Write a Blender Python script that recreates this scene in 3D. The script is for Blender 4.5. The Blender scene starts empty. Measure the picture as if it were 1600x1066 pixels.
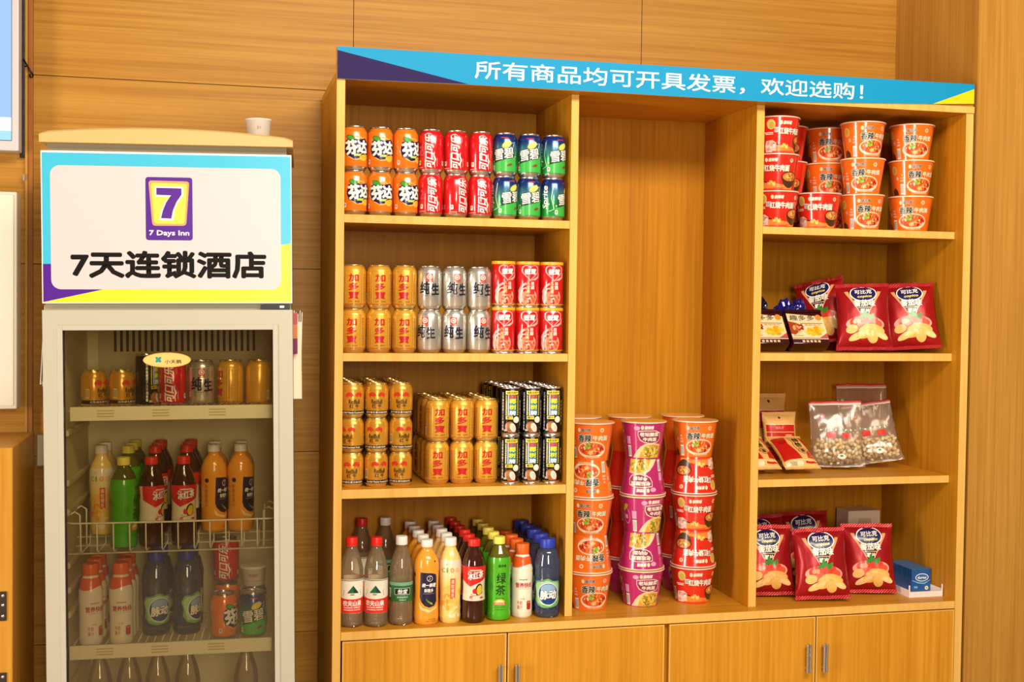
import bpy, bmesh, math, random
from mathutils import Vector, Matrix, Euler, noise
random.seed(7)
PI = math.pi
SC = bpy.context.scene
COL = SC.collection

# ------------------------------------------------------------------ camera, world, lights, exposure
cam = bpy.data.cameras.new('camera'); camo = bpy.data.objects.new('camera', cam); COL.objects.link(camo)
cam.sensor_width = 36.0; cam.lens = 1908.64 / 1600 * 36; cam.clip_start = 0.05
cr = Vector((0.9710691, -0.23846735, 0.01257493)); cu = Vector((-0.00526617, 0.03126126, 0.99949737)); cf = Vector((0.2387406, 0.97064724, -0.02910103))
camo.matrix_world = Matrix(((cr.x, cu.x, -cf.x, -0.30357), (cr.y, cu.y, -cf.y, -3.12568), (cr.z, cu.z, -cf.z, 1.45054), (0, 0, 0, 1)))
SC.camera = camo
SC.view_settings.view_transform = 'Standard'; SC.view_settings.look = 'None'
SC.view_settings.gamma = 1.0; SC.view_settings.use_curve_mapping = False
SC.view_settings.exposure = 0.1
SC.cycles.transparent_max_bounces = 32

W = bpy.data.worlds.new('world'); SC.world = W; W.use_nodes = True
W.node_tree.nodes['Background'].inputs[0].default_value = (1.0, 0.84, 0.66, 1)
W.node_tree.nodes['Background'].inputs[1].default_value = 0.16

def area(name, loc, target, sx, sy, power, col):
    l = bpy.data.lights.new(name, 'AREA'); l.shape = 'RECTANGLE'; l.size = sx; l.size_y = sy; l.energy = power; l.color = col
    o = bpy.data.objects.new(name, l); COL.objects.link(o); o.location = loc
    o.rotation_euler = (Vector(target) - Vector(loc)).to_track_quat('-Z', 'Y').to_euler()
    return o
area('ceiling_light', (1.0, -2.45, 2.95), (0.95, 0.1, 1.1), 2.2, 0.5, 84, (1.0, 0.88, 0.71))
area('ceiling_light', (-0.1, -2.4, 2.95), (-0.05, 0.44, 0.9), 0.8, 0.5, 15, (1.0, 0.88, 0.71))  # unseen extra lamp, placed to brighten the wall strip between fridge and cabinet
area('streak_light', (0.1, -4.9, 1.75), (0.5, 0.1, 1.1), 0.9, 1.3, 70, (1.0, 0.91, 0.80))  # unseen source added for streaks on the stacked cups, shifted to fill the wall gap
area('streak_light', (-3.1, -1.7, 1.15), (1.4, 0.15, 1.3), 0.65, 1.7, 75, (1.0, 0.92, 0.82))  # unseen side source added and sized for bright streaks on the far cups

# ------------------------------------------------------------------ materials
def lin(h, a=1.0):
    h = h.lstrip('#'); v = [int(h[i:i + 2], 16) / 255 for i in (0, 2, 4)]
    return tuple((c / 12.92 if c <= 0.04045 else ((c + 0.055) / 1.055) ** 2.4) for c in v) + (a,)
MATS = {}
def mat(name, col, rough=0.45, metal=0.0, coat=0.0, spec=0.5, emit=None, es=0.0, trans=0.0, ior=1.45):
    if name in MATS: return MATS[name]
    m = bpy.data.materials.new(name); m.use_nodes = True; b = m.node_tree.nodes['Principled BSDF']; I = b.inputs
    I['Base Color'].default_value = lin(col); I['Roughness'].default_value = rough; I['Metallic'].default_value = metal
    I['Coat Weight'].default_value = coat; I['Coat Roughness'].default_value = 0.06; I['Specular IOR Level'].default_value = spec
    I['Transmission Weight'].default_value = trans; I['IOR'].default_value = ior
    if emit: I['Emission Color'].default_value = lin(emit); I['Emission Strength'].default_value = es
    MATS[name] = m
    return m
def ink(col, rough=0.3):          # printed colour, one per hue
    return mat('ink_' + col.lstrip('#').lower() + ('' if rough == 0.3 else '_%d' % int(rough * 100)), col, rough, 0, 0.25)
def wood(name, c1, c2, axis='z', rough=0.38, coat=0.12, fine=70.0, seed=0.0):
    m = bpy.data.materials.new(name); m.use_nodes = True; nt = m.node_tree; N = nt.nodes; L = nt.links; b = N['Principled BSDF']
    tc = N.new('ShaderNodeTexCoord'); mp = N.new('ShaderNodeMapping'); L.new(tc.outputs['Object'], mp.inputs['Vector'])
    s = {'z': (fine, fine, 1.6), 'x': (1.6, fine, fine)}[axis]
    mp.inputs['Scale'].default_value = s; mp.inputs['Location'].default_value = (seed, seed * 2, seed * 3)
    n1 = N.new('ShaderNodeTexNoise'); n1.inputs['Scale'].default_value = 1.0; n1.inputs['Detail'].default_value = 5; n1.inputs['Roughness'].default_value = 0.62
    L.new(mp.outputs[0], n1.inputs['Vector'])
    mp2 = N.new('ShaderNodeMapping'); L.new(tc.outputs['Object'], mp2.inputs['Vector'])
    mp2.inputs['Scale'].default_value = tuple(v * 0.16 for v in s); mp2.inputs['Location'].default_value = (seed * 5, 3, 1)
    n2 = N.new('ShaderNodeTexNoise'); n2.inputs['Scale'].default_value = 1.0; n2.inputs['Detail'].default_value = 3
    L.new(mp2.outputs[0], n2.inputs['Vector'])
    mx = N.new('ShaderNodeMath'); mx.operation = 'MULTIPLY_ADD'; mx.inputs[1].default_value = 0.30
    L.new(n2.outputs['Fac'], mx.inputs[0])
    m2 = N.new('ShaderNodeMath'); m2.operation = 'MULTIPLY'; m2.inputs[1].default_value = 0.75; L.new(n1.outputs['Fac'], m2.inputs[0]); L.new(m2.outputs[0], mx.inputs[2])
    r = N.new('ShaderNodeValToRGB'); r.color_ramp.elements[0].position = 0.36; r.color_ramp.elements[0].color = lin(c1)
    r.color_ramp.elements[1].position = 0.66; r.color_ramp.elements[1].color = lin(c2)
    L.new(mx.outputs[0], r.inputs['Fac']); L.new(r.outputs['Color'], b.inputs['Base Color'])
    b.inputs['Roughness'].default_value = rough; b.inputs['Coat Weight'].default_value = coat * 0.2; b.inputs['Coat Roughness'].default_value = 0.25; b.inputs['Specular IOR Level'].default_value = 0.14
    MATS[name] = m
    return m
def clear(name, tint, f0=0.05, edge=0.5, edgecol='#ffffff', rough=0.03, haze=0.0):   # thin clear sheet: see-through with Fresnel gloss
    if name in MATS: return MATS[name]
    m = bpy.data.materials.new(name); m.use_nodes = True; nt = m.node_tree; N = nt.nodes; L = nt.links
    N.remove(N['Principled BSDF']); out = N['Material Output']
    tr = N.new('ShaderNodeBsdfTransparent'); lw = N.new('ShaderNodeLayerWeight'); lw.inputs['Blend'].default_value = 0.35
    mixc = N.new('ShaderNodeMix'); mixc.data_type = 'RGBA'
    mixc.inputs['A'].default_value = lin(tint); mixc.inputs['B'].default_value = lin(edgecol)
    pw = N.new('ShaderNodeMath'); pw.operation = 'MULTIPLY'; pw.inputs[1].default_value = edge; L.new(lw.outputs['Facing'], pw.inputs[0])
    L.new(pw.outputs[0], mixc.inputs['Factor']); L.new(mixc.outputs['Result'], tr.inputs['Color'])
    gl = N.new('ShaderNodeBsdfGlossy'); gl.inputs['Roughness'].default_value = rough
    fr = N.new('ShaderNodeFresnel'); fr.inputs['IOR'].default_value = 1.45
    ad = N.new('ShaderNodeMath'); ad.operation = 'ADD'; ad.inputs[1].default_value = f0; L.new(fr.outputs[0], ad.inputs[0])
    ms = N.new('ShaderNodeMixShader'); L.new(ad.outputs[0], ms.inputs[0]); L.new(tr.outputs[0], ms.inputs[1]); L.new(gl.outputs[0], ms.inputs[2])
    if haze:
        df = N.new('ShaderNodeBsdfDiffuse'); df.inputs['Color'].default_value = lin(edgecol); mh = N.new('ShaderNodeMixShader'); mh.inputs[0].default_value = haze
        L.new(ms.outputs[0], mh.inputs[1]); L.new(df.outputs[0], mh.inputs[2]); ms = mh
    L.new(ms.outputs[0], out.inputs['Surface']); MATS[name] = m
    return m
def gradient_can(name, stops, h, rough=0.22, metal=0.35):
    m = bpy.data.materials.new(name); m.use_nodes = True; nt = m.node_tree; N = nt.nodes; L = nt.links; b = N['Principled BSDF']
    tc = N.new('ShaderNodeTexCoord'); sp = N.new('ShaderNodeSeparateXYZ'); L.new(tc.outputs['Object'], sp.inputs[0])
    dv = N.new('ShaderNodeMath'); dv.operation = 'DIVIDE'; dv.inputs[1].default_value = h; L.new(sp.outputs['Z'], dv.inputs[0])
    r = N.new('ShaderNodeValToRGB'); e = r.color_ramp.elements
    e[0].position, e[0].color = stops[0][0], lin(stops[0][1]); e[1].position, e[1].color = stops[-1][0], lin(stops[-1][1])
    for p, c in stops[1:-1]:
        k = e.new(p); k.color = lin(c)
    L.new(dv.outputs[0], r.inputs[0]); L.new(r.outputs[0], b.inputs['Base Color'])
    b.inputs['Roughness'].default_value = rough; b.inputs['Metallic'].default_value = metal; b.inputs['Coat Weight'].default_value = 0.3
    MATS[name] = m
    return m

WALLX = wood('wall_veneer', '#a06c22', '#bb8836', 'x', 0.42, 0.1, 115)
WALLZ = wood('right_veneer', '#a8722a', '#c28e3e', 'z', 0.42, 0.1, 110, 2.0)
CAB = wood('cabinet_veneer', '#ab6d0e', '#c98a1e', 'z', 0.46, 0.12, 80, 1.0)
CABX = wood('shelf_veneer', '#b67616', '#d4962a', 'x', 0.36, 0.15, 80, 1.5)
DOOR = wood('door_veneer', '#bd7c1a', '#da9a30', 'z', 0.36, 0.15, 90, 4.0)
EDGE = wood('edge_band', '#dba64e', '#e8b965', 'z', 0.40, 0.1, 60, 3.0)
LEFTW = wood('counter_veneer', '#b87c26', '#d0963a', 'z', 0.40, 0.12, 70, 6.0)
CREAM = mat('cream_plastic', '#b3ae9b', 0.38); CREAM2 = mat('warm_cream_plastic', '#d0ab6c', 0.4)
WHITE = mat('white_plastic', '#f1ebe0', 0.4); INNER = mat('fridge_liner', '#e9dcae', 0.5)
WIRE = mat('coated_wire', '#f0e6cd', 0.35); BLACK = mat('black_plastic', '#0d0b0b', 0.35); DARK = mat('dark_gap', '#24150a', 0.7)
STEEL = mat('brushed_steel', '#cfcac2', 0.28, 0.9); ALU = mat('can_aluminium', '#d8d4cc', 0.25, 0.95)
GREY = mat('grey_plastic', '#8f8a80', 0.45)

# ------------------------------------------------------------------ mesh builder
class MB:
    def __init__(s):
        s.bm = bmesh.new(); s.mats = []
    def mi(s, m):
        if m not in s.mats: s.mats.append(m)
        return s.mats.index(m)
    def face(s, pts, m, smooth=False):
        f = s.bm.faces.new([s.bm.verts.new(p) for p in pts]); f.material_index = s.mi(m); f.smooth = smooth
        return f
    def box(s, x0, x1, y0, y1, z0, z1, m, front=None, bev=0.0):
        vs = [s.bm.verts.new(p) for p in ((x0, y0, z0), (x1, y0, z0), (x1, y1, z0), (x0, y1, z0), (x0, y0, z1), (x1, y0, z1), (x1, y1, z1), (x0, y1, z1))]
        k = s.mi(m); kf = s.mi(front) if front else k; fs = []
        for i, q in enumerate(((0, 1, 5, 4), (1, 2, 6, 5), (2, 3, 7, 6), (3, 0, 4, 7), (4, 5, 6, 7), (3, 2, 1, 0))):
            f = s.bm.faces.new([vs[j] for j in q]); f.material_index = kf if i == 0 else k; fs.append(f)
        if bev:
            es = list({e for f in fs for e in f.edges})
            bmesh.ops.bevel(s.bm, geom=es, offset=bev, segments=2, profile=0.5, affect='EDGES')
        return s
    def lathe(s, prof, m, seg=36, c=(0, 0, 0), smooth=True):
        # prof: (radius, z[, material of the band up to the next point])
        rings = []
        for p in prof:
            r, z = p[0], p[1]
            if r < 1e-6: rings.append([s.bm.verts.new((c[0], c[1], c[2] + z))])
            else: rings.append([s.bm.verts.new((c[0] + r * math.sin(2 * PI * i / seg), c[1] - r * math.cos(2 * PI * i / seg), c[2] + z)) for i in range(seg)])
        for a in range(len(prof) - 1):
            A, B = rings[a], rings[a + 1]; mm = prof[a][2] if len(prof[a]) > 2 else m; k = s.mi(mm)
            for i in range(seg):
                j = (i + 1) % seg
                if len(A) == 1 and len(B) == 1: continue
                if len(A) == 1: q = [A[0], B[j], B[i]]
                elif len(B) == 1: q = [A[i], A[j], B[0]]
                else: q = [A[i], A[j], B[j], B[i]]
                f = s.bm.faces.new(q); f.material_index = k; f.smooth = smooth
        return s
    def tube(s, pts, r, m, seg=8, caps=True):
        pts = [Vector(p) for p in pts]; k = s.mi(m); rings = []
        for i, p in enumerate(pts):
            t = (pts[min(i + 1, len(pts) - 1)] - pts[max(i - 1, 0)]).normalized()
            ref = Vector((0, 0, 1)) if abs(t.z) < 0.9 else Vector((1, 0, 0))
            a = t.cross(ref).normalized(); b = t.cross(a)
            rings.append([s.bm.verts.new(p + (a * math.cos(2 * PI * q / seg) + b * math.sin(2 * PI * q / seg)) * r) for q in range(seg)])
        for A, B in zip(rings, rings[1:]):
            for i in range(seg):
                j = (i + 1) % seg; f = s.bm.faces.new((A[i], B[i], B[j], A[j])); f.material_index = k; f.smooth = True
        if caps:
            for R_ in (rings[0], rings[-1]):
                f = s.bm.faces.new(R_); f.material_index = k
        return s
    def art(s, art, fn, step=4.0, ystep=None, off=0.0002):
        # lays flat artwork (mm) on a surface; fn(x_mm, y_mm, height) gives the point
        for idx, (layer, m, verts, faces) in enumerate(art.items):
            b = bmesh.new(); vv = [b.verts.new((x, y, 0)) for x, y in verts]
            for f in faces:
                try: b.faces.new([vv[i] for i in f])
                except ValueError: pass
            xs = [v[0] for v in verts]; ys = [v[1] for v in verts]
            def cut(lo, hi, st, ax):
                q = math.floor(lo / st) + 1
                while q * st < hi:
                    co = Vector((q * st, 0, 0)) if ax == 0 else Vector((0, q * st, 0)); no = Vector((1, 0, 0)) if ax == 0 else Vector((0, 1, 0))
                    bmesh.ops.bisect_plane(b, geom=b.verts[:] + b.edges[:] + b.faces[:], plane_co=co, plane_no=no, dist=1e-5); q += 1
            if step: cut(min(xs), max(xs), step, 0)
            if ystep: cut(min(ys), max(ys), ystep, 1)
            k = s.mi(m); mp = {}
            for v in b.verts: mp[v] = s.bm.verts.new(fn(v.co.x, v.co.y, off * (layer + 1) + 3.5e-6 * (idx % 20)))
            for f in b.faces:
                f.normal_update()
                vs = [mp[v] for v in f.verts]
                if f.normal.z < 0: vs.reverse()
                try: g = s.bm.faces.new(vs)
                except ValueError: continue
                g.material_index = k; g.smooth = True
            b.free()
        return s
    def mesh(s, name, sharp=None):
        me = bpy.data.meshes.new(name); s.bm.normal_update(); s.bm.to_mesh(me); s.bm.free()
        for m in s.mats: me.materials.append(m)
        if sharp: me.set_sharp_from_angle(angle=math.radians(sharp))
        return me
    def build(s, name, parent=None, sharp=None):
        o = bpy.data.objects.new(name, s.mesh(name, sharp)); COL.objects.link(o)
        if parent: o.parent = parent
        return o

# ------------------------------------------------------------------ flat artwork with lettering (millimetres)
_TX = {}
def glyphs(txt):
    if txt in _TX: return _TX[txt]
    c = bpy.data.curves.new('lettering', 'FONT'); c.body = txt; c.size = 1.0; c.resolution_u = 2
    o = bpy.data.objects.new('lettering', c); COL.objects.link(o); bpy.context.view_layer.update()
    me = bpy.data.meshes.new_from_object(o)
    v = [(p.co.x, p.co.y) for p in me.vertices]; f = [tuple(p.vertices) for p in me.polygons]
    bpy.data.meshes.remove(me); bpy.data.objects.remove(o); bpy.data.curves.remove(c)
    _TX[txt] = (v, f)
    return v, f
class Art:
    def __init__(s): s.items = []
    def poly(s, pts, m, layer=0):
        s.items.append((layer, m, list(pts), [tuple(range(len(pts)))])); return s
    def rect(s, x0, y0, x1, y1, m, layer=0): return s.poly(((x0, y0), (x1, y0), (x1, y1), (x0, y1)), m, layer)
    def ell(s, cx, cy, rx, ry, m, layer=0, rot=0.0, n=22, a0=0.0, a1=2 * PI):
        full = abs(a1 - a0 - 2 * PI) < 1e-6; k = n if full else n + 1; p = []
        for i in range(k):
            t = a0 + (a1 - a0) * i / n; x, y = rx * math.cos(t), ry * math.sin(t)
            p.append((cx + x * math.cos(rot) - y * math.sin(rot), cy + x * math.sin(rot) + y * math.cos(rot)))
        return s.poly(p, m, layer)
    def rrect(s, x0, y0, x1, y1, r, m, layer=0, n=5):
        p = []
        for cx, cy, a in ((x1 - r, y1 - r, 0), (x0 + r, y1 - r, PI / 2), (x0 + r, y0 + r, PI), (x1 - r, y0 + r, 1.5 * PI)):
            p += [(cx + r * math.cos(a + PI / 2 * i / n), cy + r * math.sin(a + PI / 2 * i / n)) for i in range(n + 1)]
        return s.poly(p, m, layer)
    def ring(s, cx, cy, rx, ry, w, m, layer=0, a0=0.0, a1=2 * PI, n=28):
        v = []; f = []
        for i in range(n + 1):
            t = a0 + (a1 - a0) * i / n
            v += [(cx + rx * math.cos(t), cy + ry * math.sin(t)), (cx + (rx - w) * math.cos(t), cy + (ry - w) * math.sin(t))]
        for i in range(n): f.append((2 * i, 2 * i + 2, 2 * i + 3, 2 * i + 1))
        s.items.append((layer, m, v, f)); return s
    def band(s, pts, w, m, layer=0):      # a stroke of width w along a polyline
        v = []; f = []
        for i, p in enumerate(pts):
            a = pts[max(i - 1, 0)]; b = pts[min(i + 1, len(pts) - 1)]; dx, dy = b[0] - a[0], b[1] - a[1]; d = math.hypot(dx, dy) or 1
            ww = w[i] if isinstance(w, (list, tuple)) else w
            v += [(p[0] - dy / d * ww / 2, p[1] + dx / d * ww / 2), (p[0] + dy / d * ww / 2, p[1] - dx / d * ww / 2)]
        for i in range(len(pts) - 1): f.append((2 * i, 2 * i + 1, 2 * i + 3, 2 * i + 2))
        s.items.append((layer, m, v, f)); return s
    def text(s, t, cx, cy, w, h, m, layer=1, weight=0.0, rot=0.0, shear=0.0, outline=None, ow=0.05):
        weight *= 0.55; ow *= 0.75
        v0, f0 = glyphs(t)
        if not v0: return s
        xs = [p[0] for p in v0]; ys = [p[1] for p in v0]; bx, by = max(xs) - min(xs), max(ys) - min(ys)
        mx, my = (min(xs) + max(xs)) / 2, (min(ys) + max(ys)) / 2; em = h / max(by, 1e-4)
        wt = weight * em; sx = (w - 2 * wt) / max(bx, 1e-4); sy = (h - 2 * wt) / max(by, 1e-4)
        def put(rad, n, mm, ly):          # heavier strokes: the letter shapes stamped around a small circle, each a hair above the last
            for k in range(n):
                o = []; q = n if n in (1, 4) else n - 1; ox, oy = (rad * math.cos(2 * PI * k / q + PI / 4), rad * math.sin(2 * PI * k / q + PI / 4)) if n > 1 and k < q else (0, 0)
                for x, y in v0:
                    x, y = (x - mx) * sx + ox, (y - my) * sy + oy; x += y * shear
                    o.append((cx + x * math.cos(rot) - y * math.sin(rot), cy + x * math.sin(rot) + y * math.cos(rot)))
                s.items.append((ly + k * 0.05, mm, o, f0))
        if outline: put(wt + ow * em, 9, outline, layer - 1)
        put(wt, 1 if weight < 0.008 else 4 if weight < 0.02 else 9, m, layer)
        return s
    def vtext(s, t, cx, cy, w, h, m, layer=1, weight=0.0, outline=None, ow=0.05):
        n = len(t); ch = h / n
        for i, c in enumerate(t): s.text(c, cx, cy + h / 2 - ch * (i + 0.5), w, ch * 0.88, m, layer, weight, outline=outline, ow=ow)
        return s
    def barcode(s, x0, y0, x1, y1, layer=0, paper='#f4efe6'):
        s.rect(x0, y0, x1, y1, ink(paper), layer); k = 6; d = (x1 - x0) / (2 * k + 1)
        for i in range(k): s.rect(x0 + d * (2 * i + 1), y0 + (y1 - y0) * 0.12, x0 + d * (2 * i + 1.7), y1 - (y1 - y0) * 0.1, ink('#2a2420'), layer + 1)
        return s
    def blobs(s, cx, cy, rx, ry, cols, n, size, layer=0, seed=1):
        r = random.Random(seed)
        for i in range(n):
            a = r.uniform(0, 2 * PI); q = math.sqrt(r.random()); z = size * r.uniform(0.6, 1.3)
            s.ell(cx + rx * q * math.cos(a), cy + ry * q * math.sin(a), z, z * r.uniform(0.4, 0.8), ink(r.choice(cols)), layer + i % 3, r.uniform(0, PI), 9)
        return s
def wrap(prof):                           # artwork onto a turned body with the given outline
    P = [(p[0], p[1]) for p in prof if p[0] > 1e-6]
    zs = sorted(P, key=lambda q: q[1])
    rm = max(p[0] for p in P)
    def fn(x, y, d):
        z = y / 1000; r = zs[-1][0]
        for a, b in zip(zs, zs[1:]):
            if a[1] <= z <= b[1]:
                r = a[0] + (b[0] - a[0]) * ((z - a[1]) / max(b[1] - a[1], 1e-9)); break
        t = x / 1000 / rm; r += d; z = max(z, zs[0][1] + 0.0004)
        return (r * math.sin(t), -r * math.cos(t), z)
    return fn

# ------------------------------------------------------------------ things
def prop(o, label=None, cat=None, group=None, kind=None):
    if label: o['label'] = label
    if cat: o['category'] = cat
    if group: o['group'] = group
    if kind: o['kind'] = kind
    return o
def empty(name, loc=(0, 0, 0), rot=(0, 0, 0)):
    o = bpy.data.objects.new(name, None); o.empty_display_size = 0.05; COL.objects.link(o); o.location = loc; o.rotation_euler = rot
    return o
def part(name, me, parent, label=None, kind=None):
    o = bpy.data.objects.new(name, me); COL.objects.link(o); o.parent = parent
    return prop(o, label, None, None, kind)
PROTO = {}
def place(kind, loc, rz=0.0, label='', group=None, rot=None, scale=None):
    # PROTO[kind] = (object name, category, [(part name, mesh, [(sub-part name, mesh)...])...])
    name, cat, parts = PROTO[kind]
    if cat in ('bag of chips', 'bag of nuts') and rot: loc = (loc[0], loc[1], loc[2] + .0035 + .082 * abs(rot[1]))
    root = empty(name, loc, rot or (0, 0, rz)); prop(root, label, cat, group)
    if scale: root.scale = scale
    for pn, me, subs in parts:
        p = part(pn, me, root)
        for sn, sm in subs: part(sn, sm, p)
    return root

# ------------------------------------------------------------------ the setting
def struct(name, mb, sharp=None): return prop(mb.build(name, None, sharp), kind='structure')
GROOVE = mat('panel_groove', '#5a3614', 0.7)
wb = MB(); YW = 0.44
xs = [-2.6, -1.665, -0.79, 0.09, 0.97, 1.853]; zs = [0.0, 0.495, 1.02, 1.548, 2.063, 3.0]
g = 0.0011
for i in range(5):
    for j in range(5):
        wb.box(xs[i] + g, xs[i + 1] - g, YW, YW + 0.03, zs[j] + g, zs[j + 1] - g, WALLX)
wb.box(-2.6, 1.9, YW + 0.006, YW + 0.06, 0, 3.0, GROOVE)
struct('wall_back', wb)
wr = MB(); wr.box(1.8385, 1.856, 0.012, YW - 0.0005, 0, 3.0, WALLZ); wr.box(1.8385, 3.2, 0.0, 0.012, 0, 3.0, WALLZ); struct('wall_right', wr)
fl = MB(); fl.box(-5, 5, -6.5, 0.5, -0.05, 0.0, mat('floor_tile', '#b9a184', 0.25, 0, 0.3)); struct('floor', fl)
wf = MB(); wf.box(-5.0, 5.0, -6.6, -6.5, 0, 3.2, mat('lobby_paint', '#d9c4a0', 0.6)); struct('wall_front', wf)
wl = MB(); wl.box(-5.05, -4.95, -6.5, 0.5, 0, 3.2, mat('lobby_paint', '#d9c4a0', 0.6)); struct('wall_left', wl)
t = MB(); t.box(-0.7985, -0.7915, YW - 0.014, YW - 0.0004, 0, 3.0, WALLZ); t.box(-0.7895, -0.7785, YW - 0.018, YW - 0.0004, 0, 3.0, wood('trim_veneer', '#8f5423', '#a76a30', 'z', 0.4, 0.1, 60, 9.0))
struct('trim_1', t)
t = MB(); t.box(-0.812, -0.7988, YW - 0.0145, YW - 0.0004, 1.835, 3.0, mat('dark_strip', '#1a0d08', 0.3)); struct('trim_2', t)

# ------------------------------------------------------------------ display cabinet
LI, RI, RO, D1a, D1b, D2a, D2b, S, B = 0.0222, 1.805, 1.83, 0.6321, 0.654, 1.172, 1.1962, 0.0428, 0.411
CT, CB, ZC = 0.6059, 0.5831, 2.0205
cab = prop(empty('display_cabinet', (0, 0, 0)), 'wide light wood shop cabinet with open shelves above four cupboard doors', 'cabinet')
b = 0.0008
m = MB(); m.box(0, LI, 0, 0.425, 0, ZC, CAB, EDGE, b); m.build('side_panel', cab)
m = MB(); m.box(RI, RO, 0, 0.425, 0, ZC, CAB, EDGE, b); m.build('side_panel', cab)
m = MB(); m.box(LI, RI, B, 0.425, 0.06, ZC, CAB); m.build('back_panel', cab)
m = MB(); m.box(0, RO, -0.003, 0.425, ZC, 2.0405, CABX, EDGE, b); m.build('top_panel', cab)
m = MB(); m.box(0, RO - 0.002, 0.001, 0.02, 2.0405, 2.1, CABX); m.build('fascia_board', cab)
for x0, x1 in ((D1a, D1b), (D2a, D2b)):
    m = MB(); m.box(x0, x1, S, B, CT, ZC, CAB, EDGE, b); m.build('divider', cab)
for x0, x1, z0, z1 in ((LI, D1a, 1.659, 1.6808), (LI, D1a, 1.3003, 1.3222), (LI, D1a, 0.9426, 0.9669), (D2b, RI, 1.6603, 1.6818), (D2b, RI, 1.303, 1.326), (D2b, RI, 0.9453, 0.9675)):
    m = MB(); m.box(x0, x1, S + 0.0003, B, z0, z1, CABX, EDGE, b); m.build('shelf', cab)
m = MB(); m.box(LI, RI, 0.0003, B, CB, CT, CABX, EDGE, b); m.build('counter_board', cab)
m = MB(); m.box(LI, RI, 0.03, 0.40, 0.06, 0.08, CABX); m.build('bottom_panel', cab)
m = MB(); m.box(0.9, 0.926, 0.019, 0.40, 0.08, CB, CAB, CAB); m.build('partition', cab)
for x0, x1, hx, hz in ((0.0262, 0.4605, 0.4413, 0.462), (0.4645, 0.9056, 0.4868, 0.460), (0.9205, 1.3595, 1.3315, 0.468), (1.3635, 1.8035, 1.383, 0.467)):
    m = MB(); m.box(x0, x1, 0.0, 0.018, 0.062, 0.5805, DOOR, DOOR, 0.0006)
    for q0, q1, z0, z1 in ((x0, x1, 0.5775, 0.5805), (x0, x0 + 0.003, 0.062, 0.5775), (x1 - 0.003, x1, 0.062, 0.5775)):
        m.box(q0, q1, -0.0003, 0.001, z0, z1, EDGE)
    d = m.build('door', cab)
    h = MB(); h.box(hx - 0.0065, hx - 0.001, -0.024, -0.016, hz - 0.04, hz + 0.04, STEEL, None, 0.001); h.box(hx + 0.001, hx + 0.0065, -0.024, -0.016, hz - 0.04, hz + 0.04, STEEL, None, 0.001)
    h.box(hx - 0.001, hx + 0.001, -0.021, -0.016, hz - 0.04, hz + 0.04, mat('handle_groove', '#7d7468', 0.4, 0.6))
    for zz in (hz - 0.03, hz + 0.03): h.box(hx - 0.003, hx + 0.003, -0.016, 0.0, zz - 0.003, zz + 0.003, STEEL)
    prop(h.build('handle', d), 'slim steel bar handle')

# banner along the fascia
ban = MB(); ink_c = mat('banner_cyan', '#1590c2', 0.5, 0, 0, 0.15); ink_p = mat('banner_purple', '#22104e', 0.5, 0, 0, 0.15); ink_y = mat('banner_yellow', '#eed010', 0.35, 0, 0.1); ink_w = mat('banner_white', '#f5f2e8', 0.35)
def bottom(x):
    P = ((0.0005, 2.0177), (0.34, 2.0215), (0.628, 2.0222), (1.173, 2.0205), (1.69, 2.0405), (1.8277, 2.0478))
    for a, c in zip(P, P[1:]):
        if x <= c[0]: return a[1] + (c[1] - a[1]) * (x - a[0]) / (c[0] - a[0])
    return P[-1][1]
def top(x): return 2.0989 + 0.0046 * x / 1.822
n = 60; YB = -0.0065
for i in range(n):
    xa, xb = 0.0008 + 1.8245 * i / n, 0.0008 + 1.8245 * (i + 1) / n
    za, zb, ta, tb = bottom(xa), bottom(xb), top(xa), top(xb)
    ban.face(((xa, YB, za), (xb, YB, zb), (xb, YB, tb), (xa, YB, ta)), ink_c)
    ban.face(((xa, YB, ta), (xb, YB, tb), (xb, -0.0045, tb), (xa, -0.0045, ta)), ink_c)
    ban.face(((xa, -0.0045, za), (xb, -0.0045, zb), (xb, YB, zb), (xa, YB, za)), ink_w)
    ban.face(((xb, -0.0045, zb), (xa, -0.0045, za), (xa, -0.0045, ta), (xb, -0.0045, tb)), ink_w)
ba = Art()
ba.poly(((0.8, 2018), (340, 2022), (0.8, 2089.5)), ink_p, 0)
ba.poly(((1692, 2041), (1825, 2048), (1825, 2090)), ink_y, 0)
ba.text('所有商品均可开具发票，', 733.4, 2061, 756.6, 48, ink_w, 1, 0.018)
ba.text('欢迎选购！', 1315, 2063, 312, 46, ink_w, 1, 0.018)
ban.art(ba, lambda x, y, d: (x / 1000, YB - d, y / 1000), None)
prop(ban.build('banner'), 'long blue sign strip with white lettering along the cabinet top', 'sign')

# ------------------------------------------------------------------ left edge of the view
tv = prop(empty('television', (-0.805, 0.36, 1.845)), 'flat television with pale grey frame mounted high on the wood wall', 'television')
m = MB(); m.box(-0.82, -0.0, 0.0, 0.055, 0.0, 0.55, mat('tv_frame', '#c9c4c6', 0.3), None, 0.003); m.build('frame', tv)
m = MB(); scr = mat('screen_blue', '#111111', 0.3, emit='#9fc4f0', es=1.05); scw = mat('screen_white', '#111111', 0.3, emit='#f2f6fb', es=1.1); sct = mat('screen_teal', '#111111', 0.3, emit='#a9dfee', es=1.05); scn = mat('screen_navy', '#111111', 0.3, emit='#23306e', es=0.6)
for z0, z1, q in ((0.026, 0.0275, scn), (0.0275, 0.052, sct), (0.052, 0.088, scw), (0.088, 0.53, scr)): m.box(-0.80, -0.0185, -0.0012, 0.0, z0, z1, q)
m.box(-0.0185, -0.0175, -0.0012, 0.0, 0.026, 0.53, scn)
m.build('screen', tv)
m = MB(); m.box(-0.55, -0.25, 0.055, 0.0798, 0.1, 0.4, BLACK); m.build('wall_mount', tv)
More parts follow.
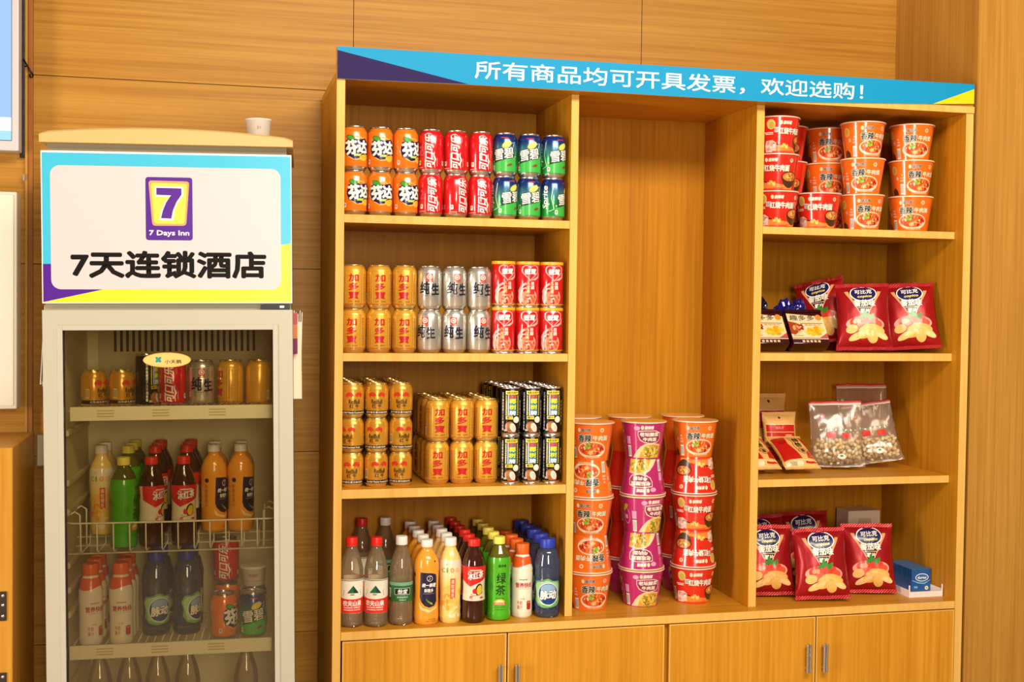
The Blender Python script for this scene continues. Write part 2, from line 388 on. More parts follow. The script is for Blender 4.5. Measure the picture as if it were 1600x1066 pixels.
m = MB(); m.tube([(-0.802, 0.425, 2.10), (-0.796, 0.418, 2.09), (-0.788, 0.414, 2.076), (-0.781, 0.414, 2.066), (-0.777, 0.418, 2.058), (-0.779, 0.421, 2.053), (-0.7835, 0.417, 2.052), (-0.786, 0.414, 2.06)], 0.0022, BLACK)
m.tube([(-0.802, 0.428, 2.082), (-0.79, 0.416, 2.081), (-0.778, 0.418, 2.062)], 0.0016, BLACK)
prop(m.build('cable'), 'thin black cable looping from the television to the wall trim', 'cable')
pn = prop(empty('distribution_box', (-0.81, 0.365, 1.156)), 'blank cream box cover on the wall below the television', 'cover')
m = MB(); m.box(-0.5, 0.0, 0.0, 0.0748, 0, 0.581, mat('box_cover', '#e6ddc6', 0.45), None, 0.004); m.build('cover', pn)
m = MB(); m.box(-0.49, -0.008, -0.0025, 0.0, 0.008, 0.573, mat('box_lid', '#ece4cf', 0.45), None, 0.002); m.build('lid', pn)
ct = prop(empty('side_counter', (-0.7735, 0.05, 0)), 'plain wooden counter with a dark hinge plate standing left of the fridge', 'counter')
m = MB(); m.box(-0.6, 0.0, 0.0, 0.371, 0, 1.088, LEFTW, LEFTW, 0.002); m.build('body', ct)
for z in (0.70, 0.50):
    h = MB(); h.box(-0.05, -0.0135, -0.003, -0.0001, z - 0.036, z + 0.036, mat('hinge_metal', '#4b4038', 0.4, 0.7), None, 0.0008); hp = h.build('hinge', ct)
    for k in (-0.024, 0.003, 0.026):
        s = MB(); s.lathe([(0.0, 0.0), (0.0042, 0.0), (0.0042, 0.0012), (0.0, 0.002)], STEEL, 12); q = s.build('screw', hp); q.location = (-0.022, -0.003, z + k); q.rotation_euler = (PI / 2, 0, 0)
so = prop(empty('wall_socket', (-0.768, YW - 0.0004, 1.036)), 'small cream wall socket plate half hidden behind the fridge', 'socket')
m = MB(); m.box(-0.0, 0.086, -0.012, 0.0, -0.043, 0.043, mat('socket_cream', '#ddd0ae', 0.4), None, 0.003); m.build('plate', so)
m = MB(); m.box(0.02, 0.066, -0.014, -0.012, -0.02, 0.02, WHITE, None, 0.001); m.build('outlet', so)
cl = MB(); cl.box(-0.8035, -0.7985, YW - 0.02, YW - 0.0148, 1.772, 1.79, GREY, None, 0.0005)
prop(cl.build('cable_clip'), 'small grey clip on the wall trim left of the fridge sign', 'clip')

# ------------------------------------------------------------------ display fridge
FA, FLEAN = -0.0705, -0.0129
FO = Vector((-0.66935, -0.10127, 0.0)); FM = Matrix.Translation(FO) @ Euler((0, FLEAN, FA), 'XYZ').to_matrix().to_4x4()
FW = 0.5743; FD = 0.455
fr = prop(empty('display_fridge', FO, (0, FLEAN, FA)), 'cream glass-door drinks fridge with a lettered sign box on top', 'fridge')
FR_ROT = (0, FLEAN, FA)
m = MB()                                             # carcass, open at the front
m.box(0.002, 0.030, 0.05, FD, 0.06, 1.424, INNER); m.box(FW - 0.030, FW - 0.002, 0.05, FD, 0.06, 1.424, INNER)
m.box(0.030, FW - 0.030, FD - 0.03, FD, 0.06, 1.424, INNER); m.box(0.030, FW - 0.030, 0.05, FD - 0.03, 0.06, 0.10, INNER); m.box(0.030, FW - 0.030, 0.05, FD - 0.03, 1.396, 1.424, INNER)
m.build('carcass', fr)
m = MB(); m.box(0.001, 0.0018, 0.048, FD, 0.06, 1.424, CREAM); m.box(FW - 0.0018, FW - 0.001, 0.048, FD, 0.06, 1.424, CREAM); m.build('outer_skin', fr)
m = MB()                                             # evaporator cover with vent slots
m.box(0.06, FW - 0.06, FD - 0.042, FD - 0.0302, 1.25, 1.39, mat('vent_cover', '#c9b98e', 0.5))
for i in range(24): m.box(0.10 + 0.0158 * i, 0.107 + 0.0158 * i, FD - 0.0428, FD - 0.042, 1.312, 1.378, DARK)
m.build('vent_panel', fr)
lf = mat('liner_bump', '#d9cb9f', 0.5)
m = MB()
for z in (0.68, 0.74, 0.80, 0.93, 1.0, 1.12, 0.50):
    for x0, x1 in ((0.0302, 0.043), (FW - 0.043, FW - 0.0302)): m.box(x0, x1, 0.075, 0.37, z, z + 0.016, lf, None, 0.004)
m.build('shelf_runner', fr)
# sign box
m = MB(); m.box(0.002, FW - 0.002, 0.012, FD, 1.4415, 1.797, CREAM, None, 0.002); m.build('sign_box', fr)
SX = lambda px: (px - 64) / 392.5 * 574.3
def SZ(px, py):
    f = (px - 64) / 392.5; t = 235 + 7.5 * f; bt = 473.5 + 2.5 * f
    return 1797 - (py - t) / (bt - t) * 356
def sp(*pts): return [(SX(x), SZ(x, y)) for x, y in pts]
cy = mat('sign_cyan', '#3fb4d4', 0.3, 0, 0.3); pu = mat('sign_purple', '#4f1c8c', 0.3, 0, 0.3); ye = mat('sign_yellow', '#e2d22c', 0.3, 0, 0.3); wh = mat('sign_white', '#cdc1c2', 0.35, 0, 0.2); bk = mat('sign_black', '#120f0c', 0.5, spec=0.15)
A = Art()
A.poly(sp((66, 238), (454.5, 245), (454.5, 382), (66, 413)), cy, 0)
A.poly(sp((66, 411.5), (260, 411.5), (260, 430), (150, 453.5), (66, 471)), pu, 0)
A.poly(sp((454.5, 381), (454.5, 473.5), (68, 471.5), (66, 471), (150, 453.5), (430, 386)), ye, 1)
x0, x1 = SX(78.5), SX(438.5); z0, z1 = SZ(260, 452.5), SZ(260, 261)
A.rrect(x0, z0, x1, z1, 22, wh, 2)
lx = SX(224.6); lr = SX(298); lt = SZ(261, 277); lb = SZ(261, 375.5)
L = lambda u, v: (lx + (lr - lx) * (u - 205) / 600, lt - (lt - lb) * (v - 142) / 796)   # logo detail in its own grid
A.rrect(lx, lb, lr, lt, 6.5, pu, 3)
og = mat('logo_orange', '#f49a62', 0.3); yl = mat('logo_yellow', '#fbe150', 0.3)
def rtrap(p, r, mm, ly):                            # a trapezoid with rounded corners
    out = []
    for i in range(4):
        a, c, d = Vector(p[i - 1]), Vector(p[i]), Vector(p[(i + 1) % 4]); u = (a - c).normalized() * r; w = (d - c).normalized() * r
        for k in range(6):
            s = k / 5; out.append(tuple(c + u * (1 - s) ** 2 + w * s ** 2))
    A.poly(out, mm, ly)
rtrap([L(244, 186), L(290, 756), L(722, 752), L(766, 192)], 8, og, 4)
rtrap([L(274, 214), L(316, 728), L(700, 726), L(738, 222)], 6, yl, 5)
seven = lambda e: [L(344 - e, 276 - e), L(666 + e, 280 - e), L(666 + e, 360 + e * .6), L(600 + e, 455), L(555 + e, 560), L(533 + e, 664 + e), L(400 - e, 660 + e), L(425 - e, 560), L(470 - e, 455), L(530 - e * .5, 370 + e), L(344 - e, 366 + e)]
A.poly(seven(22), ink('#fbf3e6'), 6); A.poly(seven(0), pu, 7)
cx, cz = L(505, 853); A.text('7 Days Inn', cx, cz, 92, 15.5, ink('#fbf3e6'), 4, 0.05)
A.text('7天连锁酒店', SX(261.5), SZ(261, 413.5), SX(414.5) - SX(108), 66, bk, 3, 0.07)
m = MB(); m.box(0.0005, FW - 0.0005, 0.0, 0.0125, 1.4415, 1.7975, WHITE, None, 0.0012); m.art(A, lambda x, y, d: (x / 1000, -d, y / 1000), None)
prop(m.build('sign_panel', fr), 'white sign panel with cyan, purple and yellow border')
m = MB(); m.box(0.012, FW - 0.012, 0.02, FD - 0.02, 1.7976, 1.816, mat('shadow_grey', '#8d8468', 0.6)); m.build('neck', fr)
# curved lid
m = MB(); k = m.mi(CREAM2); N_ = 28; R0 = []
for i in range(N_ + 1):
    u = i / N_; x = -0.001 + (FW + 0.004) * u; zt = 1.8405 + 0.0155 * (1 - (2 * u - 1) ** 2) - 0.004 * u - (0.004 if i in (0, N_) else 0)
    R0.append([m.bm.verts.new(p) for p in ((x, -0.006, 1.816), (x, -0.008, zt - 0.004), (x, -0.003, zt), (x, FD, zt), (x, FD, 1.816))])
for A0, B0 in zip(R0, R0[1:]):
    for q in range(5):
        f = m.bm.faces.new((A0[q], B0[q], B0[(q + 1) % 5], A0[(q + 1) % 5])); f.material_index = k; f.smooth = True
for e in (R0[0], R0[-1]): m.bm.faces.new(e).material_index = k
m.build('lid', fr, 30)
m = MB(); m.box(0.004, FW - 0.004, 0.02, FD, 1.4242, 1.4412, mat('hinge_gap', '#a39a80', 0.6)); m.box(FW - 0.075, FW - 0.006, 0.004, 0.0198, 1.4285, 1.4385, BLACK)
m.box(FW - 0.03, FW - 0.02, 0.002, 0.0042, 1.431, 1.436, STEEL); m.build('hinge', fr)
# door: frame, inner bead, glass, badge
gx0, gx1, gz0, gz1 = 0.0451, 0.5276, 0.25, 1.3785
m = MB()
for q in ((0, gx0 - 0.004, 0.12, 1.426), (gx1 + 0.004, FW, 0.12, 1.426), (gx0 - 0.004, gx1 + 0.004, gz1 + 0.004, 1.426), (gx0 - 0.004, gx1 + 0.004, 0.12, gz0 - 0.004)): m.box(q[0], q[1], 0.0, 0.046, q[2], q[3], CREAM, None, 0.0)
dr = m.build('door', fr)
m = MB()
for q in ((gx0 - 0.012, gx0, gz0 - 0.012, gz1 + 0.012), (gx1, gx1 + 0.012, gz0 - 0.012, gz1 + 0.012), (gx0, gx1, gz1, gz1 + 0.012), (gx0, gx1, gz0 - 0.012, gz0)): m.box(q[0], q[1], -0.0022, 0.0, q[2], q[3], mat('door_bead', '#b4b09e', 0.38), None, 0.0008)
for q in ((gx0, gx0 + 0.0012, gz0, gz1), (gx1 - 0.0012, gx1, gz0, gz1), (gx0, gx1, gz1 - 0.0012, gz1)): m.box(q[0], q[1], 0.006, 0.02, q[2], q[3], DARK)
m.build('bead', dr)
m = MB(); m.box(gx0 - 0.002, gx1 + 0.002, 0.014, 0.018, gz0 - 0.002, gz1 + 0.002, clear('fridge_glass', '#f8f4e6', 0.05, 0.2, '#f0ead8')); m.build('glass', dr)
A = Art(); bx, bz = 279.3, 1306.8
A.ell(bx, bz, 55.5, 18, mat('badge_rim', '#c79a4a', 0.35, 0.3), 0, 0, 40); A.ell(bx, bz, 53.5, 16.2, mat('badge_gold', '#e2b765', 0.4), 1, 0, 40)
te = ink('#1f8f86')
for k in range(4):
    a = PI / 4 + k * PI / 2; A.ell(bx - 20 + 4 * math.cos(a), bz + 1 + 4 * math.sin(a), 4.6, 3.2, te, 2, a, 12)
A.text('小天鹅', bx + 14, bz - 4, 38, 9.5, ink('#1c1710'), 2, 0.02)
m = MB(); m.art(A, lambda x, y, d: (x / 1000, 0.0138 - d * 2, y / 1000), None); prop(m.build('badge', dr), 'gold oval badge with small lettering')
# shelves and wire basket
for z, xl, xr in ((1.191, 0.0435, 0.524), (0.609, 0.036, 0.518)):
    m = MB(); n = 26
    for i in range(n): x = xl + 0.004 + (xr - xl - 0.008) * i / (n - 1); m.tube([(x, 0.1, z - 0.008), (x, FD - 0.045, z - 0.008)], 0.0016, WIRE, 6)
    for y in (0.115, 0.26, FD - 0.05): m.tube([(0.034, y, z - 0.0115), (FW - 0.034, y, z - 0.0115)], 0.002, WIRE, 6)
    s = m.build('wire_shelf', fr)
    m = MB(); m.box(xl, xr, 0.088, 0.094, z - 0.034, z, mat('shelf_strip', '#fbf2cc', 0.4), None, 0.001); tg = mat('strip_tag', '#d3c48c', 0.5)
    for u in (0.13, 0.40, 0.68):
        for q in range(3): m.box(xl + u * 0.48, xl + u * 0.48 + 0.04, 0.0873, 0.088, z - 0.011 - 0.007 * q, z - 0.008 - 0.007 * q, tg)
    m.build('price_strip', s)
m = MB(); bxl, bxr, bt, bb = 0.04, 0.506, 0.909, 0.836; r = 0.0023
m.tube([(0.0315, 0.085, bt + 0.003), (0.0315 + 0.02, 0.078, bt + 0.001), (FW / 2, 0.072, bt), (bxr + 0.012, 0.078, bt), (FW - 0.032, 0.085, bt + 0.004)], r, WIRE)
for i in range(12):
    x = 0.067 + 0.038 * i; m.tube([(x, 0.076, bt), (x, 0.08, bb + 0.008), (x, 0.095, bb), (x, 0.205, bb)], r * 0.85, WIRE, 6)
    m.tube([(x, 0.205, bb), (x, 0.212, bb + 0.018), (x, FD - 0.05, bb + 0.018)], r * 0.7, WIRE, 6)
for y, z in ((0.1, bb + 0.0), (0.2, bb), (0.225, bb + 0.018), (FD - 0.06, bb + 0.018)): m.tube([(0.034, y, z - 0.004), (FW - 0.034, y, z - 0.004)], r, WIRE, 6)
for x, d in ((0.062, 1), (FW - 0.075, -1)):
    for y in (0.1, 0.19): m.tube([(x, y, bb), (x, y, bt + 0.018), (x - 0.012 * d, y, bt + 0.026), (x - 0.029 * d, y, bt + 0.016)], r, WIRE, 6)
m.build('wire_basket', fr)
m = MB(); m.box(0.034, FW - 0.034, 0.06, FD - 0.04, 0.340, 0.346, INNER); m.build('bottom_shelf', fr)
m = MB()
for x in (0.04, FW - 0.06):
    for y in (0.08, FD - 0.08): m.lathe([(0.0, 0.0), (0.018, 0.0), (0.018, 0.062), (0.0, 0.062)], BLACK, 16, (x + 0.01, y, 0.0))
m.build('feet', fr)
def inside(u, v, z): return FM @ Vector((u, v, z))

# paper cup on the fridge
c = empty('paper_cup', inside(0.4905, 0.2, 1.8525), FR_ROT); prop(c, 'white paper cup with a tiny dark mark standing on the fridge lid', 'cup')
CP = [(0.0, 0.004), (0.025, 0.004), (0.0255, 0.0), (0.0265, 0.0), (0.032, 0.053), (0.0335, 0.0535), (0.034, 0.055), (0.0332, 0.0565), (0.0315, 0.0555), (0.0255, 0.006), (0.0, 0.0055)]
A = Art(); A.ring(-0.5, 33, 2.2, 3.4, 0.9, ink('#4a4a48'), 0); A.ring(4.5, 33, 2.2, 3.4, 0.9, ink('#4a4a48'), 0, -1.2, 1.9)
m = MB(); m.lathe(CP, mat('paper_white', '#f4ece2', 0.5), 32); m.art(A, wrap(CP[3:6]), 3); m.build('cup_body', c)
# leaflets on the fridge sides
pp = mat('leaflet_paper', '#eadfca', 0.5); hold = mat('holder_plastic', '#e9d3b6', 0.35)
h = empty('leaflet_holder', inside(FW + 0.0003, 0.06, 1.206), FR_ROT); prop(h, 'pale plastic leaflet holder fixed to the fridge side facing the cabinet', 'leaflet holder')
m = MB(); m.box(0.0, 0.0012, 0.0, 0.2, 0.0, 0.19, hold); m.box(0.0, 0.021, 0.0, 0.2, 0.0, 0.0012, hold); m.box(0.0198, 0.021, 0.0, 0.2, 0.0, 0.055, hold); m.box(0.0, 0.0205, 0.0, 0.0012, 0.0, 0.19, hold); m.box(0.0, 0.021, 0.1988, 0.2, 0.0, 0.05, hold); m.build('tray', h)
words = ('closest to the fridge side', 'second out from the fridge side', 'in the middle of the bundle', 'second from the outer face', 'at the outer face')
for i, (wd, col) in enumerate(zip(words, ('#e4dcd2', '#c9ccd2', '#ece4d6', '#d2d3d6', '#efe6d6'))):
    m = MB(); t_ = 0.0017
    m.box(0, t_, 0.0, 0.19, 0.0, 0.215 - 0.004 * (i % 3), mat('leaflet_' + col[1:], col, 0.5)); o = m.build('leaflet')
    o.location = inside(FW + 0.0024 + 0.0034 * i, 0.064, 1.2085); o.rotation_euler = (0, FLEAN + 0.007 * i, FA)
    prop(o, 'white leaflet in the holder on the fridge side, ' + wd, 'leaflet', 'leaflets in the fridge side holder')
m = MB(); F1 = mat('flyer_pink', '#c9606a', 0.4); F2 = mat('flyer_orange', '#e08a58', 0.4); F3 = mat('flyer_purple', '#7a1f66', 0.4)
for z0, z1, q in ((1.32, 1.358, F3), (1.358, 1.392, F2), (1.392, 1.42, F1)): m.box(0.0, 0.0006, 0.0, 0.03, z0 - 1.32, z1 - 1.32, q)
o = m.build('flyer'); o.location = inside(FW + 0.0006, 0.022, 1.318); o.rotation_euler = FR_ROT; o.location += Vector((0.0002, 0, 0))
o.rotation_euler = (0, FLEAN, FA - 0.34)
prop(o, 'pink, orange and purple flyer stuck behind the fridge door edge', 'flyer')
for i, wd in enumerate(('nearest the fridge', 'in the middle', 'fanned out furthest')):
    m = MB(); m.box(-0.0012, 0.0, 0.0, 0.15, -0.19, 0.0, mat('leaflet_side%d' % i, ('#efe6d6', '#d9d4c8', '#f2eadb')[i], 0.5)); o = m.build('leaflet')
    o.location = inside(-0.0022 - 0.0016 * i, 0.06, 1.43 + 0.004 * i); o.rotation_euler = (0, FLEAN + 0.02 + 0.022 * i, FA)
    prop(o, 'white leaflet hanging on the fridge side by the wall trim, ' + wd, 'leaflet', 'leaflets hanging by the wall trim')

# ------------------------------------------------------------------ drinks cans
def can_profile(R, H, body, rim=ALU):
    return [(0, .004, rim), (R * .70, .0035, rim), (R * .77, 0, rim), (R * .83, .0015, rim), (R, .0105, body), (R, H - .0165, body), (R * .93, H - .0105, body), (R * .835, H - .0042, rim), (R * .81, H - .0028, rim), (R * .835, H - .0006, rim), (R * .825, H, rim), (R * .785, H - .0006, rim), (R * .78, H - .004)]
def steel_profile(R, H, body, rim=ALU):
    return [(0, .003, rim), (R * .86, .003, rim), (R * .88, 0, rim), (R * .93, .0005, rim), (R * .93, .002, rim), (R * .90, .0035, rim), (R, .0075, body), (R, H - .0075, body), (R * .91, H - .0035, rim), (R * .94, H - .002, rim), (R * .93, H, rim), (R * .87, H - .0003, rim), (R * .86, H - .004)]
def tin(kind, name, R, H, body, art=None, steel=False, rim=ALU, cat='can', capmat=None):
    prof = (steel_profile if steel else can_profile)(R, H, body, rim)
    m = MB(); m.lathe(prof, body, 40)
    if art: m.art(art, wrap([q for q in prof if q[0] > R * .8]), 3.5)
    bm_ = m.mesh('can_body', 50)
    rl = R * (.86 if steel else .78)
    if capmat:
        m = MB(); m.lathe([(R * .965, H - .007), (R * 1.0, H - .0068), (R * 1.0, H + .0005), (R * .97, H + .0012), (R * .95, H + .0002), (0, H + .0002)], capmat, 40); lid = m.mesh('plastic_lid', 40)
        PROTO[kind] = (name, cat, [('can_body', bm_, []), ('plastic_lid', lid, [])]); return
    m = MB(); m.lathe([(rl, H - .004), (rl * .93, H - .0052), (rl * .88, H - .0036), (0, H - .0036)], rim, 32); lid = m.mesh('lid', 40)
    m = MB(); v = [m.bm.verts.new((0.0085 * math.cos(a) * (1 if not steel else .85), 0.002 + 0.012 * math.sin(a), H - z)) for z in (.0034, .0022) for a in [2 * PI * i / 14 for i in range(14)]]
    k = m.mi(STEEL)
    for i in range(14):
        m.bm.faces.new((v[i], v[(i + 1) % 14], v[14 + (i + 1) % 14], v[14 + i])).material_index = k
    m.bm.faces.new(v[14:]).material_index = k
    PROTO[kind] = (name, cat, [('can_body', bm_, []), ('lid', lid, [('pull_tab', m.mesh('pull_tab', 30))])])
cream, navy, white = ink('#f6efe2'), ink('#17124a'), ink('#f7f3ec')
def badge(a, x, y, l=0): a.rrect(x - 4, y - 6, x + 4, y + 6, 2, ink('#ece6da'), l); a.ell(x, y + 1, 2.2, 3, ink('#8d8a86'), l + 1, 0, 10); return a

A = Art(); A.ring(4, 57, 31, 31, 3.2, ink('#ffb65a'), 0); A.ell(23, 36, 13, 12, ink('#fbb62a'), 1); A.ring(23, 36, 10.5, 9.5, 1.4, ink('#fdd46a'), 2)
A.poly([(-30, 54), (-26, 76), (-8, 83), (8, 78), (28, 83), (40, 72), (40, 42), (18, 40), (10, 31), (-2, 28), (-12, 34), (-24, 38)], navy, 2)
A.text('芬', -10, 58, 33, 39, white, 4, 0.085, 0.12); A.text('达', 20, 61, 33, 34, white, 4, 0.085, 0.02)
A.rect(-3, 36, 14, 42, ink('#b9d96a'), 4); A.ell(-12, 83, 12, 6.5, ink('#173f1c'), 3, -0.35); A.ell(-12, 83, 10.6, 5.2, ink('#43a63a'), 4, -0.35)
badge(A, -36, 24)
tin('orange_soda', 'orange_soda_can', .0328, .1145, mat('can_orange', '#f5801a', .24, .1, .9), A)

A = Art(); A.text('可口可乐', 2, 57, 88, 25, white, 2, 0.045, PI / 2, 0.25)
A.band([(18, 14), (16, 26), (19, 36), (15, 46), (17, 56)], [1, 3, 4.4, 3, .6], white, 1); A.band([(-10, 96), (-6, 102), (2, 104), (10, 100)], [.5, 1.6, 1.8, .5], white, 1)
A.rect(-36, 13.4, -14, 15.4, ink('#f0a39a'), 0); badge(A, -27, 27); badge(A, 46, 27); A.band([(24, 18), (24, 40)], 1.2, ink('#f2b1a8'), 0); A.band([(21, 82), (21, 96)], 1.0, ink('#f2b1a8'), 0)
tin('cola', 'cola_can', .0328, .1145, mat('can_red', '#d8141c', .24, .1, .9), A)

GS = gradient_can('can_blue_green', [(0.05, '#2fae4e'), (0.40, '#23903f'), (0.62, '#3c7f86'), (0.80, '#1c3f7c'), (0.95, '#1a2878')], .1145)
A = Art(); A.poly([(-34, 40), (36, 54), (36, 12), (-34, 12)], ink('#3fb347'), 0); A.poly([(-34, 40), (36, 54), (36, 51.5), (-34, 37)], ink('#cfe6a2'), 1)
A.poly([(-30, 34), (-28, 66), (30, 78), (32, 50)], ink('#26453a'), 1)
A.text('雪', -14, 56, 27, 29, white, 3, 0.03, 0.17, 0.1, ink('#1d3a30'), .06); A.text('碧', 14, 61, 27, 29, white, 3, 0.03, 0.17, 0.1, ink('#1d3a30'), .06)
A.ell(8, 83, 14, 8, ink('#f5d24a'), 2, 0.5); A.ell(9, 83.5, 10, 5, ink('#f7e27a'), 3, 0.5); A.band([(14, 94), (20, 86), (30, 90), (26, 76)], 1.4, white, 2)
A.text('Sprite', -62, 62, 62, 22, white, 2, 0.05, PI / 2, 0.2); A.band([(-40, 96), (-46, 60), (-38, 30), (-52, 24)], 2, ink('#bfe5c0'), 1); A.ell(16, 29, 8, 3.5, ink('#7a4a2a'), 2, .3); A.rect(-8, 100, 12, 102.4, ink('#c8342a'), 1); badge(A, -32, 22)
tin('lemon_soda', 'lemon_lime_soda_can', .0328, .1145, GS, A)

GOLD = mat('can_gold', '#eaae36', .28, .35, .5); GRIM = mat('gold_rim', '#e9c877', .25, .8)
A = Art(); rd = ink('#c2201c'); dk = ink('#7c3a16')
A.vtext('加多寶', 0, 58, 27, 68, rd, 1, 0.07)
for x in (-24, 24, -52, 52): A.rect(x - .8, 15, x + .8, 94, ink('#b5651f'), 0); A.rect(x + 1.4, 15, x + 2.2, 94, ink('#f3d48c'), 0)
for x in (30, 36, -31, -37): A.vtext('健康饮品凉茶植物饮料', x, 55, 3.6, 74, dk, 0, 0.0)
for i in range(-9, 10): A.ell(i * 5.2, 98, 1.5, 1.5, ink('#c98a2a'), 0, 0, 8)
A.text('凉茶', -9, 19, 10, 4, dk, 0); A.text('植物饮料', 9, 19, 14, 4, dk, 0); A.rect(-58, 10.8, 58, 13.4, ink('#b5651f'), 0)
A.barcode(-52, 18, -42, 40)
tin('herbal_tea', 'herbal_tea_can', .0328, .1145, GOLD, A, rim=GRIM)

SILV = mat('can_silver', '#d9d3c8', .25, .75, .2)
A = Art(); br = ink('#1b1a30'); A.text('纯', -12, 57, 28, 34, br, 1, 0.05, -.05); A.text('生', 17, 54, 23, 31, br, 1, 0.05, .06)
A.rrect(-8, 76, 10, 95, 2, ink('#c8402e'), 0); A.ring(1, 86, 7, 7, 2.0, cream, 1); A.ell(1, 86, 3, 3, cream, 1, 0, 12); A.rect(-9, 72.5, 11, 75, ink('#c8402e'), 0)
for i in range(7): A.rect(-17 + i * 5, 35.5, -14.6 + i * 5, 37.6, ink('#5a564e'), 0)
A.text('7', -40, 92, 5, 8, br, 0, .02); A.band([(-42, 14), (-42, 88)], .5, ink('#6a6458'), 0); A.band([(38, 14), (38, 96)], .5, ink('#a49c8c'), 0); A.band([(-46, 97), (46, 97)], .7, ink('#b8b0a0'), 0)
tin('draft_beer', 'silver_beer_can', .0328, .1145, SILV, A)

RED2 = mat('can_porridge_red', '#d2181c', .24, .1, .9); pk = ink('#f4b4ae')
def heart(cx, cy, s):
    return [(cx + s * 16 * math.sin(t) ** 3, cy + s * (13 * math.cos(t) - 5 * math.cos(2 * t) - 2 * math.cos(3 * t) - math.cos(4 * t))) for t in [2 * PI * i / 34 for i in range(34)]]
A = Art(); A.ell(-2, 28, 27, 26, ink('#f1c9bc'), 0, 0, 30); A.ell(2, 26, 22, 20, ink('#e6896a'), 1, 0, 26); A.blobs(3, 25, 17, 15, ['#f2a080', '#d8633c', '#f6c6a4', '#c9482c'], 22, 4.5, 2, 3)
A.band([(32, 94), (30, 82), (16, 74), (0, 68), (-16, 58), (-25, 44), (-24, 28)], [2, 5, 6, 5, 6, 7, 3], pk, 3)
A.poly(heart(6, 95, 1.55), pk, 4); A.poly(heart(6, 95.4, 1.36), ink('#c71a20'), 5); A.text('银鹭', 6, 96, 32, 16, white, 6, .06, 0, .15)
A.poly([(-6, 70), (18, 74), (18, 36), (-2, 34)], ink('#cf2a1c'), 4); A.vtext('八宝粥', 0, 54, 9, 32, ink('#f6d48a'), 5, .03); A.vtext('桂圆', 12, 59, 9, 22, white, 5, .03)
A.rect(-100, 7.6, 100, 9.6, ink('#d9a23c'), 0)
tin('porridge', 'red_porridge_can', .0325, .122, RED2, A, True, capmat=mat('lid_yellow', '#f7b02e', .35))

RBG = mat('energy_gold', '#dfa030', .26, .4, .5)
def bull(A, cx, cy, d):
    r_ = ink('#cf3a22'); A.poly([(cx + d * p, cy + q) for p, q in ((-9, -5), (-11, 0), (-8, 5), (-2, 7.5), (4, 7), (8, 3), (11, -3), (7, -2.5), (4, -6), (1, -3), (-4, -3), (-6, -7))], r_, 1)
A = Art(); dkb = ink('#2b160a')
for c_, tx in ((0, '红牛维生素功能饮料'), (100, 'Red Bull Vitamin Functional Drink')):
    for c in ((c_ - 12, 1), (c_ + 12, -1)): bull(A, c[0], 61, c[1])
    A.text('RedBull', c_, 43.5, 29, 12, dkb, 1, .03); A.text('红', c_ - 7.5, 32, 11, 10, dkb, 1, .04); A.text('牛', c_ + 7.5, 32, 10, 10, dkb, 1, .04); A.rect(c_ - 12, 23.4, c_ + 12, 24.6, ink('#8a5a1a'), 0)
    A.rect(c_ - 50, 10.8, c_ + 50, 19.6, dkb, 0); A.text(tx, c_, 15.2, 64 if c_ == 0 else 72, 5.2, ink('#f3e4c4'), 1, .03); A.barcode(c_ - 44, 24, c_ - 34, 48, 0, '#e2c88a')
for z in (72, 76.5, 80): A.rect(-100, z, 100, z + .7, ink('#b57a1c'), 0)
tin('energy_drink', 'energy_drink_can', .0312, .0912, RBG, A, rim=GRIM)

CBLK = mat('can_black', '#0f0b0c', .22, .05, .5)
A = Art(); yl2 = ink('#f2dc3c')
A.rect(-15, 112, 21, 122, yl2, 0); A.text('海南岛特产', 3, 117, 32, 6, ink('#2a2010'), 1, .03)
A.rect(-8, 55, 16, 111, ink('#2f7fb4'), 0); A.rect(-8, 55, -5.5, 111, ink('#e7edf0'), 1); A.ell(-1, 106, 5, 4.4, ink('#d7432c'), 1, 0, 14); A.ell(10, 106, 5, 4.4, ink('#d7432c'), 1, 0, 14)
A.vtext('椰树', 5, 86, 19, 32, ink('#e9ea3c'), 3, .06, ink('#1b5a3c'), .05); A.text('牌', 5, 62, 18, 13, white, 3, .06)
for x in (-13, 20):
    for i in range(11): A.rect(x - 1.6, 56 + i * 5, x + 1.6, 59.4 + i * 5, yl2, 1)
A.vtext('正宗椰树牌椰子汁不用香精', -24, 66, 5.4, 104, white, 1, .04)
A.vtext('鲜榨椰肉椰子汁', 30, 62, 4, 70, ink('#d9c9b0'), 1, .02)
A.rrect(-14, 45, 6, 53.5, 1, yl2, 1); A.text('椰汁', -4, 49.2, 16, 6.4, ink('#3a2a10'), 2, .03)
A.ell(16, 44, 9, 9, ink('#e9e0cf'), 1, 0, 18); A.ell(17, 45, 6, 6, ink('#f7f4ea'), 2, 0, 14); A.ell(-2, 25, 14, 14, ink('#9a6234'), 1, 0, 22); A.ell(-4, 28, 8, 7, ink('#b67a44'), 2, .4, 14); A.ell(6, 23, 7.5, 12, ink('#f2ead8'), 3, .35, 20); A.ell(7, 22.5, 4.8, 8.6, ink('#cfcabb'), 4, .35, 16)
A.rrect(-8, 9.5, 14, 15, 2, ink('#d8604a'), 1); A.text('椰树', -15, 15, 8, 6, ink('#e6dcc4'), 1, .03)
tin('coconut_drink', 'coconut_drink_can', .0272, .1305, CBLK, A, True)

